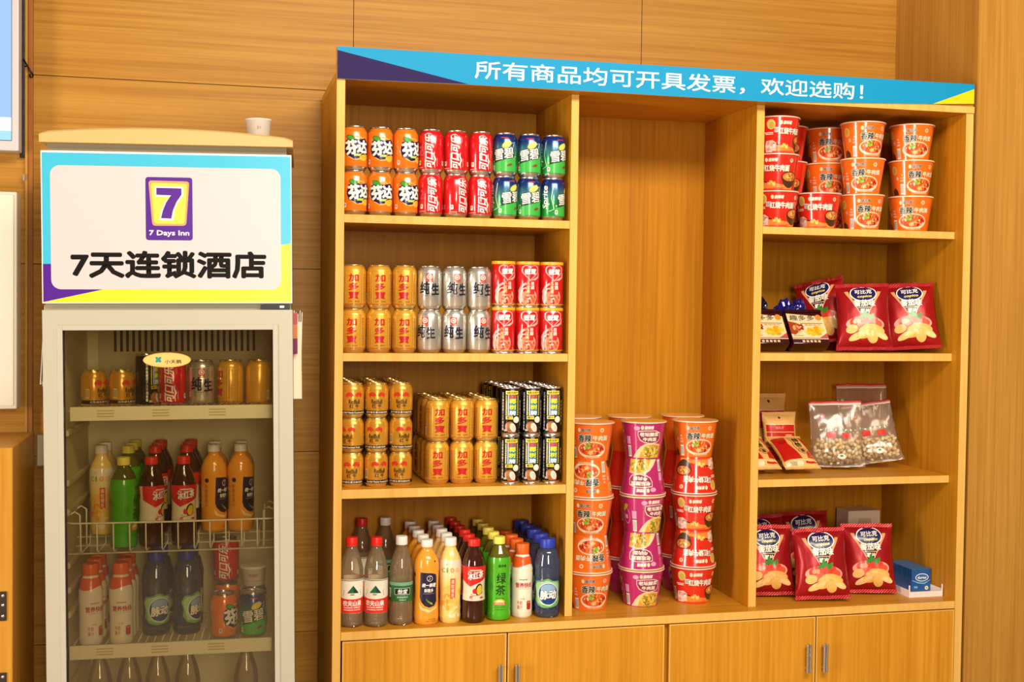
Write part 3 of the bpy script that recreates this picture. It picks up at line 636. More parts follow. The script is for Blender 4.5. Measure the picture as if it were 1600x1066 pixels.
# ------------------------------------------------------------------ bottles
def lerp_prof(prof, z0, z1, d):
    P = [(p[0], p[1]) for p in prof]; out = []
    def r_at(z):
        for a, c in zip(P, P[1:]):
            if a[1] <= z <= c[1] and c[1] > a[1]: return a[0] + (c[0] - a[0]) * (z - a[1]) / (c[1] - a[1])
        return P[-1][0]
    zs_ = sorted({z0, z1} | {p[1] for p in P if z0 < p[1] < z1})
    return [(r_at(z) + d, z) for z in zs_]
def bottle(kind, name, prof, body, cap, label=None, art=None, step=4.0, ystep=8.0, extra=None):
    m = MB(); m.lathe(prof, body, 40); parts = [('bottle_body', m.mesh('bottle_body', 60), [])]
    r, z0, z1, cm = cap; m = MB(); k = m.mi(cm); n = 48
    rings = []
    for rr, z in ((r * .98, z0), (r, z0 + .001), (r, z1 - .0022), (r * .94, z1 - .0004), (r * .8, z1)):
        rings.append([m.bm.verts.new(((rr - (.0005 if i % 2 and z0 < z < z1 - .001 else 0)) * math.sin(2 * PI * i / n), -(rr - (.0005 if i % 2 and z0 < z < z1 - .001 else 0)) * math.cos(2 * PI * i / n), z)) for i in range(n)])
    for a, c in zip(rings, rings[1:]):
        for i in range(n): m.bm.faces.new((a[i], a[(i + 1) % n], c[(i + 1) % n], c[i])).material_index = k
    m.bm.faces.new(rings[-1]).material_index = k; m.bm.faces.new(rings[0][::-1]).material_index = k
    parts.append(('cap', m.mesh('cap', 40), []))
    if label:
        z0, z1, lm = label[:3]; lp = lerp_prof(prof, z0, z1, .0005); m = MB()
        m.lathe([(q[0], q[1], lm) for q in lp], lm, 40)
        if art: m.art(art, wrap(lp), step, ystep)
        parts.append(('label', m.mesh('label', 60), []))
    PROTO[kind] = (name, 'bottle', parts)
WAT = clear('water_clear', '#fbf7f0', .06, .5, '#dcc296', .04, .17)
WP = [(0, .006), (.018, .004), (.024, 0), (.029, .003), (.0312, .009), (.0302, .016), (.0312, .022), (.0302, .029), (.0312, .034), (.0308, .04), (.0308, .127), (.0312, .132), (.0308, .146), (.0285, .160), (.0245, .176), (.0195, .191), (.0148, .203), (.0138, .208), (.0160, .2085), (.0160, .2105), (.0135, .211), (.0130, .226), (0, .226)]
A = Art(); A.poly([(-98, 38), (98, 38), (98, 82)] + [(x, 80 - 5 * math.cos(x / 31.5 * 1.0)) for x in range(96, -99, -6)], ink('#e23222'), 0)
for c in (0, 97, -97):
    A.poly([(c - 14, 91), (c + 2, 111), (c + 17, 91)], ink('#176a44'), 1); A.poly([(c + 2, 111), (c + 17, 91), (c + 4, 91)], ink('#0d3f2c'), 2); A.band([(c - 26, 84), (c - 22, 94), (c - 24, 100)], 2, ink('#a9c4b4'), 1); A.band([(c + 26, 84), (c + 23, 94), (c + 25, 100)], 2, ink('#a9c4b4'), 1); A.ell(c, 87, 6, 2, ink('#7f9a8c'), 1)
    A.text('农夫山泉', c, 64, 52, 15, white, 2, .05); A.text('NONGFU SPRING', c, 53, 46, 3.8, cream, 2, .06); A.text('DRINKING WATER', c, 47, 46, 3.2, cream, 2, .06)
A.rect(-98, 123, 98, 124.5, ink('#3a4a40'), 1)
RCAP = mat('cap_red', '#e0281c', .38)
bottle('red_cap_water', 'water_bottle', WP, WAT, (.0158, .2105, .2325, RCAP), (.038, .126, ink('#f3e8d6')), A)
WP2 = [(0, .006), (.017, .004), (.024, 0), (.029, .004), (.0308, .012), (.0308, .05), (.0298, .056), (.0306, .062), (.0306, .118), (.0298, .123), (.0308, .13), (.030, .146), (.0272, .164), (.0225, .182), (.0165, .199), (.0140, .207), (.0160, .2085), (.0160, .2105), (.0135, .211), (.0130, .226), (0, .226)]
gr = ink('#1c6a34')
A = Art()
for c in (4, 100): A.rrect(c - 22, 82, c + 22, 100, 2, ink('#e9efe4'), 0); A.rrect(c - 21, 83, c + 21, 99, 2, ink('#0e2f1a'), 1); A.text('怡宝', c, 91, 26, 13, white, 2, .05, 0, .25); A.text('饮用纯净水', c, 76, 30, 5.4, ink('#d9e6cf'), 1, .03); A.text('555ml', c, 69, 18, 4, ink('#d9e6cf'), 1, .03)
A.rect(-97, 106, 97, 115, ink('#7fae8c'), 0); A.barcode(-46, 74, -32, 98, 0)
bottle('green_label_water', 'water_bottle', WP2, WAT, (.0158, .2105, .2325, mat('cap_white', '#f2ede2', .4)), (.064, .116, gr), A)
OJB = mat('juice_orange', '#f0a030', .2, 0, .5); TEA = mat('tea_brown', '#3a1608', .08, 0, .6); PULP = mat('pulp_juice', '#f2cf78', .22, 0, .5)
OP = [(0, .004), (.024, .002), (.029, 0), (.0318, .004), (.0326, .02), (.0318, .05), (.0312, .085), (.0318, .12), (.0328, .145), (.0325, .160), (.0300, .172), (.0245, .183), (.0175, .192), (.0150, .196), (.0142, .200), (.0160, .2005), (.0160, .2025), (.0140, .203), (.0135, .216), (0, .216)]
A = Art(); dn = ink('#241c3c')
A.poly([(-20, 140), (10, 138), (24, 134), (28, 126), (29, 62), (20, 51), (4, 47), (-8, 52), (-18, 62), (-22, 74)], dn, 0); A.ring(6, 124, 8, 8, 1, cream, 1); A.band([(2, 118), (8, 124), (4, 128), (10, 130)], 1, cream, 1)
A.text('统一鲜橙', 5, 106, 40, 11, white, 1, .05, 0, .15); A.text('鲜橙多', 4, 92, 26, 10, cream, 1, .04); A.rect(-12, 83, 20, 84.4, ink('#8a7a8a'), 1); A.band([(-4, 70), (2, 62), (12, 56)], 1.6, ink('#7d9a2a'), 1); A.ell(10, 58, 6, 2.6, ink('#8fb534'), 1, -.5, 12); A.ell(4, 62, 4, 2, ink('#6f9a2a'), 2, -.8, 12)
A.poly([(-26, 60), (-14, 46), (6, 40), (30, 50), (30, 44), (4, 34), (-20, 42)], ink('#f6d89a'), 0); A.text('100%', 12, 16, 26, 3.6, ink('#8a5a1a'), 0); A.text('果汁饮料', 12, 10.5, 30, 4, ink('#8a5a1a'), 0)
A.ell(-44, 132, 6, 6, ink('#3a2010'), 0, 0, 14); A.vtext('鲜橙多果汁', -46, 92, 9, 62, ink('#b8641a'), 0, .03); A.ell(22, 168, 3, 2, ink('#5a3a1a'), 0)
bottle('dark_label_juice', 'juice_bottle', OP, OJB, (.0162, .2035, .222, MATS['cap_white']), (.003, .171, OJB), A)
PP = [(0, .004), (.020, .002), (.0245, 0), (.0272, .004), (.0285, .016), (.0275, .03), (.0283, .04), (.0270, .055), (.0268, .075), (.0285, .11), (.0292, .14), (.0288, .160), (.0265, .172), (.0215, .184), (.0160, .194), (.0140, .202), (.0160, .2025), (.0160, .2045), (.0138, .205), (.0132, .218), (0, .218)]
PLAB = gradient_can('pulp_label', [(0.0, '#f0d070'), (0.45, '#f2cf6e'), (0.58, '#f3dca8'), (0.72, '#efdcc6')], .225, .28, 0)
A = Art(); A.blobs(0, 66, 40, 34, ['#f2a83a', '#f6bc58', '#f3c45e', '#efd08a'], 20, 9, 0, 8); A.blobs(-16, 60, 16, 16, ['#f09a2e', '#f4b04a'], 6, 10, 1, 5); A.blobs(10, 28, 16, 16, ['#f3dfa0', '#f6e8c0'], 12, 6, 1, 5)
for i, cc in enumerate(('#9ab83a', '#6fae3a', '#ee9a5a', '#f2b48a')): A.text('C100'[i], (-20, -9, 4, 19)[i], 142, 4 if i == 1 else 11, 13, ink(cc), 2, .06)
A.rrect(-1, 66, 13, 120, 1.5, ink('#e2553a'), 2); A.vtext('果粒橙多', 6, 93, 9, 48, ink('#f8d9b0'), 3, .03); A.text('汁', -12, 157, 8, 6, ink('#b08a6a'), 1)
bottle('pulp_juice', 'juice_bottle', PP, PULP, (.0160, .2045, .225, MATS['cap_white']), (.014, .168, PLAB), A)
TP = [(0, .004), (.022, .002), (.0275, 0), (.0305, .004), (.0312, .018), (.0306, .05), (.0300, .06), (.0288, .09), (.0295, .12), (.0312, .143), (.0310, .152), (.0285, .165), (.0225, .182), (.0165, .194), (.0145, .200), (.0160, .2005), (.0160, .2025), (.0138, .203), (.0132, .214), (0, .214)]
def tea_art():
    A = Art()
    for c in (4, 98):
        A.poly([(c - 48, 152), (c + 48, 152), (c + 48, 122), (c + 22, 112), (c, 104), (c - 14, 98), (c - 24, 104), (c - 48, 118)], ink('#d8201c'), 0); A.text('冰红茶', c + 2, 128, 46, 21, white, 2, .045, .14, .1, ink('#8a0f10'), .05); A.rect(c - 14, 140, c + 18, 143.5, ink('#f2c9b4'), 1); A.text('统一', c - 14, 137, 11, 6, cream, 2, .02)
        A.ell(c + 12, 90, 11, 16, ink('#2a1c12'), 1, -.25); A.ell(c + 13, 89, 8, 13, ink('#e6bf2a'), 2, -.25); A.ell(c - 1, 86, 6, 7, ink('#c51f26'), 3, 0, 16); A.band([(c - 12, 78), (c - 4, 74), (c + 14, 76), (c + 26, 82)], 2, ink('#b08a5a'), 1); A.blobs(c - 10, 70, 6, 6, ['#c8232a', '#ffffff', '#d8585a'], 7, 3, 2, 4); A.ell(c + 20, 68, 6, 2.4, ink('#c8413a'), 2)
    return A
bottle('red_tea', 'iced_tea_bottle', TP, TEA, (.0160, .2025, .221, RCAP), (.060, .151, ink('#e6d8bc')), tea_art())
GP = [(0, .004), (.024, .002), (.029, 0), (.0318, .004), (.0322, .02), (.0306, .028), (.0318, .036), (.0305, .06), (.0300, .09), (.0308, .118), (.0322, .125), (.0308, .132), (.0322, .142), (.0318, .160), (.0295, .171), (.0240, .184), (.0170, .195), (.0145, .201), (.0160, .2015), (.0160, .2035), (.0138, .204), (.0132, .215), (0, .215)]
GLAB = mat('green_tea_label', '#4fb21e', .24, 0, .45); gd = ink('#143a10')
def green_art():
    A = Art(); A.text('康师傅', 10, 148, 22, 7.5, gd, 1, .03)
    for c in (6, 104): A.text('绿', c + 2, 115, 27, 30, gd, 1, .03, .05, .08); A.text('茶', c, 83, 28, 28, gd, 1, .03, -.03, .05)
    A.ell(4, 49, 15, 10, ink('#f0c83a'), 1, 0, 20, 0, PI); A.ell(4, 49, 10, 7, ink('#f7e7b0'), 2, 0, 20, 0, PI); A.rrect(-14, 43, 22, 49.6, 2, ink('#d8451f'), 2); A.text('绿茶饮品', 4, 46.2, 28, 4.6, ink('#f8e2b0'), 3, .03); A.text('Green Tea', 5, 61, 24, 4, gd, 1)
    A.vtext('清香', -22, 92, 5, 13, ink('#2a6a1a'), 1); A.ring(-22, 92, 6, 11, 1, ink('#2a6a1a'), 1); A.rect(-12, 37, 20, 38.4, ink('#2f7f16'), 1); A.rect(-10, 30, 18, 31.4, ink('#2f7f16'), 1)
    return A
bottle('green_tea', 'green_tea_bottle', GP, mat('green_tea_liquid', '#5a5a12', .08, 0, .6), (.0160, .2035, .2225, mat('cap_yellow', '#efe05a', .4)), (.003, .1695, GLAB), green_art())
NP = [(0, .004), (.021, .002), (.025, 0), (.0272, .004), (.0278, .02), (.0272, .06), (.0278, .1), (.0288, .118), (.0278, .124), (.0288, .131), (.0262, .139), (.0242, .150), (.0226, .160), (.0196, .166), (.0180, .169), (.0180, .171), (.0170, .172), (.0165, .19), (0, .19)]
A = Art(); A.poly([(-84, 165), (84, 165), (84, 145)] + [(x, 140 + 4.5 * math.sin(x / 15)) for x in range(84, -85, -6)], ink('#ee5a22'), 0)
for c in (6, 92):
    A.text('营养快线', c, 89, 50, 14, ink('#c42a24'), 2, .045, 0, 0, cream, .05); A.text('WAHAHA', c - 2, 104, 24, 4, ink('#4a3a3a'), 1, .03, 0, .2); A.rect(c - 18, 78, c + 20, 79.4, ink('#cfbfa8'), 1); A.text('水果', c - 4, 52, 12, 6, ink('#e8906a'), 1, .02)
    A.text('牛奶', c - 12, 41, 15, 11, ink('#d8643c'), 1, .03); A.text('果汁', c - 12, 29, 15, 11, ink('#d8643c'), 1, .03); A.rrect(c + 8, 22, c + 22, 46, 4, ink('#b5381c'), 1); A.rect(c + 10, 40, c + 20, 43, ink('#e88a5a'), 2)
bottle('milk_drink', 'milk_drink_bottle', NP, mat('milk_white', '#f6ead4', .24, 0, .5), (.0192, .1705, .1985, mat('cap_orange', '#f0661e', .38)), (.003, .165, mat('milk_label', '#f6ead4', .26, 0, .5)), A)
MP = [(0, .006), (.022, .003), (.029, 0), (.0335, .004), (.0348, .014), (.0330, .022), (.0342, .03), (.0325, .055), (.0325, .08), (.0342, .1), (.0330, .107), (.0350, .116), (.0340, .128), (.0352, .138), (.0338, .150), (.0305, .162), (.0285, .170), (.0265, .178), (.0215, .184), (.0185, .186), (.0185, .188), (.0170, .189), (.0165, .205), (0, .205)]
MDB = clear('sport_water', '#d8dfe8', .06, .65, '#7484ad', .05, .16)
A = Art(); A.poly([(-44 + 0, 84), (-36, 99), (-18, 102), (2, 108), (18, 101), (36, 100), (46, 84), (40, 66), (44, 48), (30, 34), (10, 30), (-8, 28), (-28, 34), (-40, 48), (-38, 66)], ink('#6fae5a'), 0)
A.poly([(-40, 84), (-30, 96), (0, 103), (32, 96), (40, 80), (36, 50), (8, 33), (-28, 40)], ink('#a9d3a0'), 1); A.ell(3, 66, 31, 31, ink('#dfe9ee'), 2, 0, 34); A.ell(3, 66, 28.5, 28.5, ink('#1c3a78'), 3, 0, 34); A.ell(3, 78, 22, 15, ink('#8fb8dc'), 4, 0, 26); A.text('脉动', 3, 64, 48, 25, white, 6, .07, .08, .12, ink('#16244a'), .05)
bottle('sport_drink', 'sport_drink_bottle', MP, MDB, (.0212, .1875, .212, mat('cap_blue', '#2b3fb0', .38)), (.024, .106, mat('sport_label', '#1d3564', .25, 0, .4)), A)

# ------------------------------------------------------------------ noodle cups
CH = .1045; RT, RB = .0635, .0495
def cup(kind, body, art, lidcol):
    prof = [(0, .003), (RB - .004, .003), (RB - .0025, 0), (RB, 0), (RT, CH - .004), (RT + .0022, CH - .0045), (RT + .0028, CH - .003), (RT + .0022, CH - .0016), (RT - .0005, CH - .0014)]
    m = MB(); m.lathe([(p[0], p[1], mat('cup_rim', '#f0d9c2', .35)) if i >= 4 else p for i, p in enumerate(prof)], body, 44); m.art(art, wrap(prof[3:5]), 4.5); bd = m.mesh('cup_body', 50)
    m = MB(); lm = mat('cup_lid_' + lidcol[1:], lidcol, .3, 0, .4); m.lathe([(RT + .0018, CH - .0014), (RT + .0018, CH - .0006), (RT - .004, CH - .0003), (0, CH - .0001)], lm, 44)
    m.box(-.009, .009, RT - .002, RT + .004, CH - .0012, CH - .0008, lm); ld = m.mesh('lid', 40)
    PROTO[kind] = ('noodle_cup', 'noodle cup', [('cup_body', bd, []), ('lid', ld, [])])
FOOD = ['#e8702c', '#d84a1c', '#f2a24e', '#c9371a', '#f0b870', '#e05a26']
def brand(A, x, y, c): A.ell(x - 16, y, 4.5, 6, ink('#f3d9b0'), 1, 0, 12); A.text('康师傅', x + 4, y, 27, 10, c, 2, .03, 0, .1, ink('#f7efe0'), .04)
def seal(A, x, y): A.ell(x, y, 6, 6, ink('#f3ddba'), 1, 0, 14); A.ell(x, y, 3.6, 4, ink('#d88a4a'), 2, 0, 10)
OR = mat('cup_orange', '#f0701a', .24, 0, 1.0)
A = Art(); brand(A, -14, 84, ink('#2a1a0c')); seal(A, 38, 84)
A.text('香辣', -14, 61, 42, 22, ink('#253018'), 3, .045, 0, .06, cream, .06); A.text('牛肉面', 35, 62, 48, 15, ink('#f6e6c4'), 3, .05, 0, .0, ink('#8a6a2a'), .045)
A.ell(8, 29, 48, 23.5, ink('#f6dcc0'), 0, 0, 34); A.ell(8, 31, 42.5, 18.5, ink('#dd5a20'), 1, 0, 32); A.blobs(10, 31, 36, 14, FOOD + ['#f6d09a', '#a8280f', '#fbe0b8'], 70, 5.5, 2, 2); A.blobs(-2, 41, 9, 7, ['#86b53a', '#6aa42c', '#a6c94a'], 9, 5, 5, 6); A.poly([(-16, 6), (40, 6), (32, 11), (-8, 11)], ink('#d9b08a'), 1)
A.barcode(-62, 4, -48, 34); A.text('净含量', -55, 52, 12, 4, cream, 1); A.text('105克', -55, 44, 13, 6, cream, 1, .03); A.text('辣', -55, 60, 6, 6, cream, 1)
A.ell(-82, 74, 10, 13, ink('#d8b85a'), 1); A.ell(-82, 74, 7, 9, ink('#c39a3c'), 2); A.rect(-76, 46, -69, 55, ink('#c9bba4'), 1); A.poly([(-96, 2), (-70, 2), (-74, 16), (-86, 24), (-96, 18)], ink('#5a2a16'), 1)
cup('spicy_cup', OR, A, '#f2b06a')
RDm = mat('cup_red', '#dc2a1a', .24, 0, 1.0)
A = Art(); brand(A, -16, 85, ink('#f3dcc0')); seal(A, 46, 84)
A.text('红烧牛肉面', 0, 62, 80, 19, ink('#f8efdc'), 3, .055, 0, .0, ink('#8c1410'), .05)
A.poly([(-60, 3), (62, 3), (62, 10), (-10, 20), (-60, 26)], ink('#ee8a3a'), 0); A.poly([(-60, 30), (-34, 24), (-34, 21), (-60, 26)], ink('#3a1a12'), 1); A.blobs(-18, 20, 12, 6, ['#f2cf6a', '#e8b84a'], 10, 4.5, 1, 3)
A.ell(45, 38, 29.5, 31, ink('#4a3018'), 2, 0, 24, PI, 2 * PI); A.ell(45, 38, 29.5, 15, ink('#3a2412'), 3, 0, 26); A.ell(45, 38, 26.5, 12.5, ink('#d07a34'), 4, 0, 26); A.blobs(45, 38, 20, 8, ['#e09a4c', '#c8602c', '#f0b868', '#a8482a', '#8aa83a'], 26, 5, 5, 9); A.poly([(-60, 3), (20, 3), (30, 8), (-60, 6)], ink('#e6552a'), 1)
A.ell(-62, 80, 13, 14, ink('#d8c46a'), 1); A.ell(-60, 78, 8, 10, ink('#c8ab4a'), 2); A.rect(-52, 58, -38, 72, ink('#d9cfc4'), 2)
for i in range(4): A.rect(-50 + 3.2 * i, 60, -48.6 + 3.2 * i, 70, ink('#6a6460'), 3)
A.rect(-84, 56, -56, 58, cream, 1); A.rect(-82, 52, -56, 54, cream, 1); A.barcode(-104, 8, -92, 44); A.poly([(-84, 3), (-48, 3), (-46, 28), (-58, 36), (-80, 34), (-86, 20)], ink('#efc9b8'), 1); A.blobs(-66, 20, 14, 12, ['#f6ddd0', '#e2b2a2', '#d89a88'], 12, 6, 2, 5)
cup('braised_cup', RDm, A, '#e25a40')
PUm = mat('cup_purple', '#b8286a', .24, 0, 1.0)
A = Art(); brand(A, 10, 88, ink('#f6e2d0')); A.ell(-22, 86, 9, 6, ink('#e9a4c4'), 1)
A.poly([(-20, 78), (4, 80), (34, 80), (52, 74), (54, 56), (46, 46), (20, 42), (-2, 46), (-14, 52), (-20, 64)], ink('#f2d9c4'), 1); A.poly([(-18, 76), (4, 78), (33, 78), (50, 72), (52, 57), (45, 48), (20, 44.5), (-1, 48), (-12, 54), (-18, 65)], ink('#8f2a50'), 2)
A.text('老坛酸菜', 16, 69, 60, 12, ink('#f8ecd8'), 4, .06); A.text('牛肉面', 18, 55, 44, 11, ink('#f8ecd8'), 4, .06)
A.poly([(-40, 2), (58, 2), (58, 40), (30, 44), (4, 42), (-12, 34), (-26, 20)], ink('#e8d0a0'), 0); A.poly([(-18, 2), (58, 2), (58, 36), (30, 41), (6, 38), (-6, 28)], ink('#d9a436'), 1); A.blobs(24, 20, 31, 17, ['#e6b84c', '#c8841e', '#f4d988', '#a8641a', '#e3c25c', '#7d9a2c'], 90, 5.5, 2, 11)
A.barcode(-60, 4, -46, 36); A.rrect(-61, 40, -46, 62, 1, ink('#d79ac0'), 1); A.ring(-82, 46, 13, 22, 1.4, ink('#e2a8cc'), 1); A.blobs(-84, 70, 8, 10, ['#e2cc4a', '#cdb43a'], 5, 8, 1, 4); A.text('酸', -84, 44, 12, 12, ink('#f0d2e2'), 1, .03)
cup('sour_cup', PUm, A, '#e6a24e')

# ------------------------------------------------------------------ bags, packs, boxes
def bag_fn(w, h, t, seed=0, taper=0.05, heavy=0.0, wr=0.0035):
    def P(u, v, side=-1, d=0.0):            # u, v in -1..1; side -1 is the front
        vv = min(abs(v) / 0.88, 1.0); e = max(0.0, (1 - abs(u) ** 2.6)) * max(0.0, 1 - vv ** 3.2)
        e = e ** 0.62 * (1 - heavy * (v + 1) / 2)
        x = w / 2 * u * (1 - 0.06 * (1 - v * v)) * (1 - taper * (v + 1) / 2)
        n = noise.noise(Vector((u * 2.6 + seed, v * 1.7, side * 3.1 + seed * 2))) + 0.5 * noise.noise(Vector((u * 7 + seed, v * 3.5, side * 2.0)))
        y = side * (t / 2 * e + d) + n * wr * (0.35 + 0.65 * max(abs(u), abs(v)) ** 2) * (1 if vv < 1 else 0.5)
        z = h / 2 * (v + 1) + 0.0015 * noise.noise(Vector((u * 2, v, seed)))
        return (x, y, max(z, 0.0004))
    return P
def bag_mesh(P, m_, vlo=-0.9, vhi=0.9, nu=26, nv=34, art=None, w=.16, h=.2, extra=None):
    m = MB(); k = m.mi(m_)
    def V(i, j, s): return P(-1 + 2 * i / nu, vlo + (vhi - vlo) * j / nv, s)
    G = {}
    for s in (-1, 1):
        for i in range(nu + 1):
            for j in range(nv + 1):
                if s == 1 and i in (0, nu): G[s, i, j] = G[-1, i, j]
                else: G[s, i, j] = m.bm.verts.new(V(i, j, s))
    for s in (-1, 1):
        for i in range(nu):
            for j in range(nv):
                q = [G[s, i, j], G[s, i + 1, j], G[s, i + 1, j + 1], G[s, i, j + 1]]
                if s == 1: q.reverse()
                f = m.bm.faces.new(q); f.material_index = k; f.smooth = True
    if art: m.art(art, lambda x, y, d: P(max(-.995, min(.995, x / 1000 / (w / 2))), max(vlo, min(vhi, y / 1000 / (h / 2) - 1)), -1, 0.0005 + d), 4.0, 4.0)
    return m
def seal_mesh(P, m_, top=True, nu=40):
    m = MB(); k = m.mi(m_); rows = []
    vs = (0.895, 0.93, 0.965, 1.0) if top else (-1.0, -0.965, -0.93, -0.895)
    for q, v in enumerate(vs):
        rows.append([[m.bm.verts.new(Vector(P(-1 + 2 * i / nu, v, -1)) + Vector((0, s * (0.0006 + (0.0007 if (i + q) % 2 else 0)), 0))) for i in range(nu + 1)] for s in (-1, 1)])
    for a, b in zip(rows, rows[1:]):
        for s in (0, 1):
            for i in range(nu):
                f = m.bm.faces.new((a[s][i], a[s][i + 1], b[s][i + 1], b[s][i]) if s == 0 else (b[s][i], b[s][i + 1], a[s][i + 1], a[s][i])); f.material_index = k; f.smooth = False
    return m
CR = mat('chip_bag_red', '#a8141a', .34, .3, .06)
A = Art(); w = white
A.poly([(-50, 168), (50, 168), (46, 158), (4, 86), (-2, 86), (-46, 158)], ink('#f0a06a'), 0); A.poly([(-40, 170), (40, 170), (38, 160), (3, 84), (-1, 84), (-38, 160)], ink('#231510'), 1)
A.ell(1, 160, 37, 25, w, 2, 0, 34); A.ell(1, 160, 34, 22, ink('#1d1a52'), 3, 0, 34); A.text('可比克', 1, 166, 48, 15, w, 4, .05, .04, .1); A.text('copico', 4, 150, 40, 10, ink('#f4df7a'), 4, .06, .04, .25)
A.text('番茄味', 2, 131, 60, 20, cream, 3, .06); A.rect(-16, 117, 20, 119, ink('#d9c0a4'), 3); A.text('薯片', 3, 108, 27, 13, cream, 3, .06)
for x, y, r in ((-4, 94, .5), (9, 96, -.5), (20, 92, .9), (2, 99, 1.6)): A.ell(x, y, 12, 5, ink('#3f8a2c'), 4, r, 14)
A.ell(2, 72, 52, 22, ink('#f2a890'), 0, 0, 30)
for x, y, rx, ry, c in ((-20, 78, 20, 14, '#e8432a'), (16, 80, 21, 14, '#e2402c'), (-12, 62, 18, 12, '#ee6a44'), (-20, 79, 12, 7, '#f59a78'), (36, 72, 12, 10, '#e6563a')): A.ell(x, y, rx, ry, ink(c), 2, .1, 20)
for x, y, rx, ry, r, c in ((-34, 58, 16, 12, .3, '#f3c274'), (24, 58, 30, 13, -.2, '#f0b55a'), (40, 46, 24, 10, -.6, '#f4c372'), (2, 46, 26, 12, .3, '#eeb050'), (-18, 40, 26, 9, .45, '#f6cf86'), (20, 38, 14, 17, .3, '#f3bd66'), (46, 40, 16, 6, -.3, '#f7d694'), (2, 58, 18, 8, .2, '#f2c47a')): A.ell(x, y, rx, ry, ink(c), 4, r, 20)
A.items = [(l, m_, [(x * 1.12, 62 + (y - 62) * 1.07) for x, y in v], f) for l, m_, v, f in A.items]
CW, CHH = .162, .204
def chip(kind, seed):
    P = bag_fn(CW, CHH, .062, seed)
    PROTO[kind] = ('chip_bag', 'bag of chips', [('pouch', bag_mesh(P, CR, art=A, w=CW, h=CHH).mesh('pouch', 70), []), ('seal', seal_mesh(P, CR, True).mesh('seal'), []), ('seal', seal_mesh(P, CR, False).mesh('seal'), [])])
chip('chips_a', 0.3); chip('chips_b', 4.1)
# sunflower-seed paper packs
KR = mat('pack_kraft', '#e6b568', .5); kr = ink('#c91f16'); bkk = ink('#2a1a10')
A2 = Art(); A2.poly([(-52, 30), (6, 30), (-4, 66), (-16, 100), (-12, 142), (-52, 142)], kr, 0); A2.ell(-30, 112, 12, 10, ink('#b0140e'), 1)
A2.poly([(34, 142), (52, 142), (52, 40), (40, 34), (26, 34), (30, 60), (48, 76), (40, 110)], kr, 0); A2.band([(-4, 142), (4, 110), (0, 90), (8, 60)], 2.4, ink('#c2571a'), 1); A2.band([(4, 142), (12, 100), (16, 60)], 1.2, ink('#c2571a'), 1)
A2.vtext('恰恰', 18, 108, 22, 52, bkk, 2, .05); A2.ring(22, 66, 14, 14, 2.2, ink('#c2571a'), 1); A2.text('香', 22, 66, 15, 16, bkk, 2, .03); A2.rect(-52, 24, 52, 27, ink('#f3d9a4'), 1); A2.rect(-50, 10, 4, 23, ink('#f0dcae'), 0); A2.barcode(-38, 10, -14, 23, 1, '#e9d4a0'); A2.band([(14, 20), (32, 18), (50, 24)], 6, kr, 0)
A3 = Art(); A3.rect(-50, 86, 46, 128, kr, 0); A3.rect(-50, 104, 46, 106.5, ink('#e8b06a'), 1); A3.text('香瓜子', -8, 118, 28, 8, ink('#ee9a7a'), 1, .02); A3.rect(10, 84, 34, 98, ink('#e0a45e'), 1); A3.rect(-48, 20, 46, 60, kr, 0); A3.ell(-4, 150, 4, 3.4, ink('#5a2410'), 0, 0, 12); A3.rect(-50, 128, 46, 130, ink('#f3d9a4'), 0)
def seedpack(kind, art, seed):
    P = bag_fn(.112, .168, .042, seed, 0.0, 0, .002)
    PROTO[kind] = ('seed_pack', 'snack pack', [('pouch', bag_mesh(P, KR, art=art, w=.112, h=.168).mesh('pouch', 70), []), ('seal', seal_mesh(P, KR, True).mesh('seal'), []), ('seal', seal_mesh(P, KR, False).mesh('seal'), [])])
seedpack('seeds_front', A2, 1.7); seedpack('seeds_back', A3, 6.2)
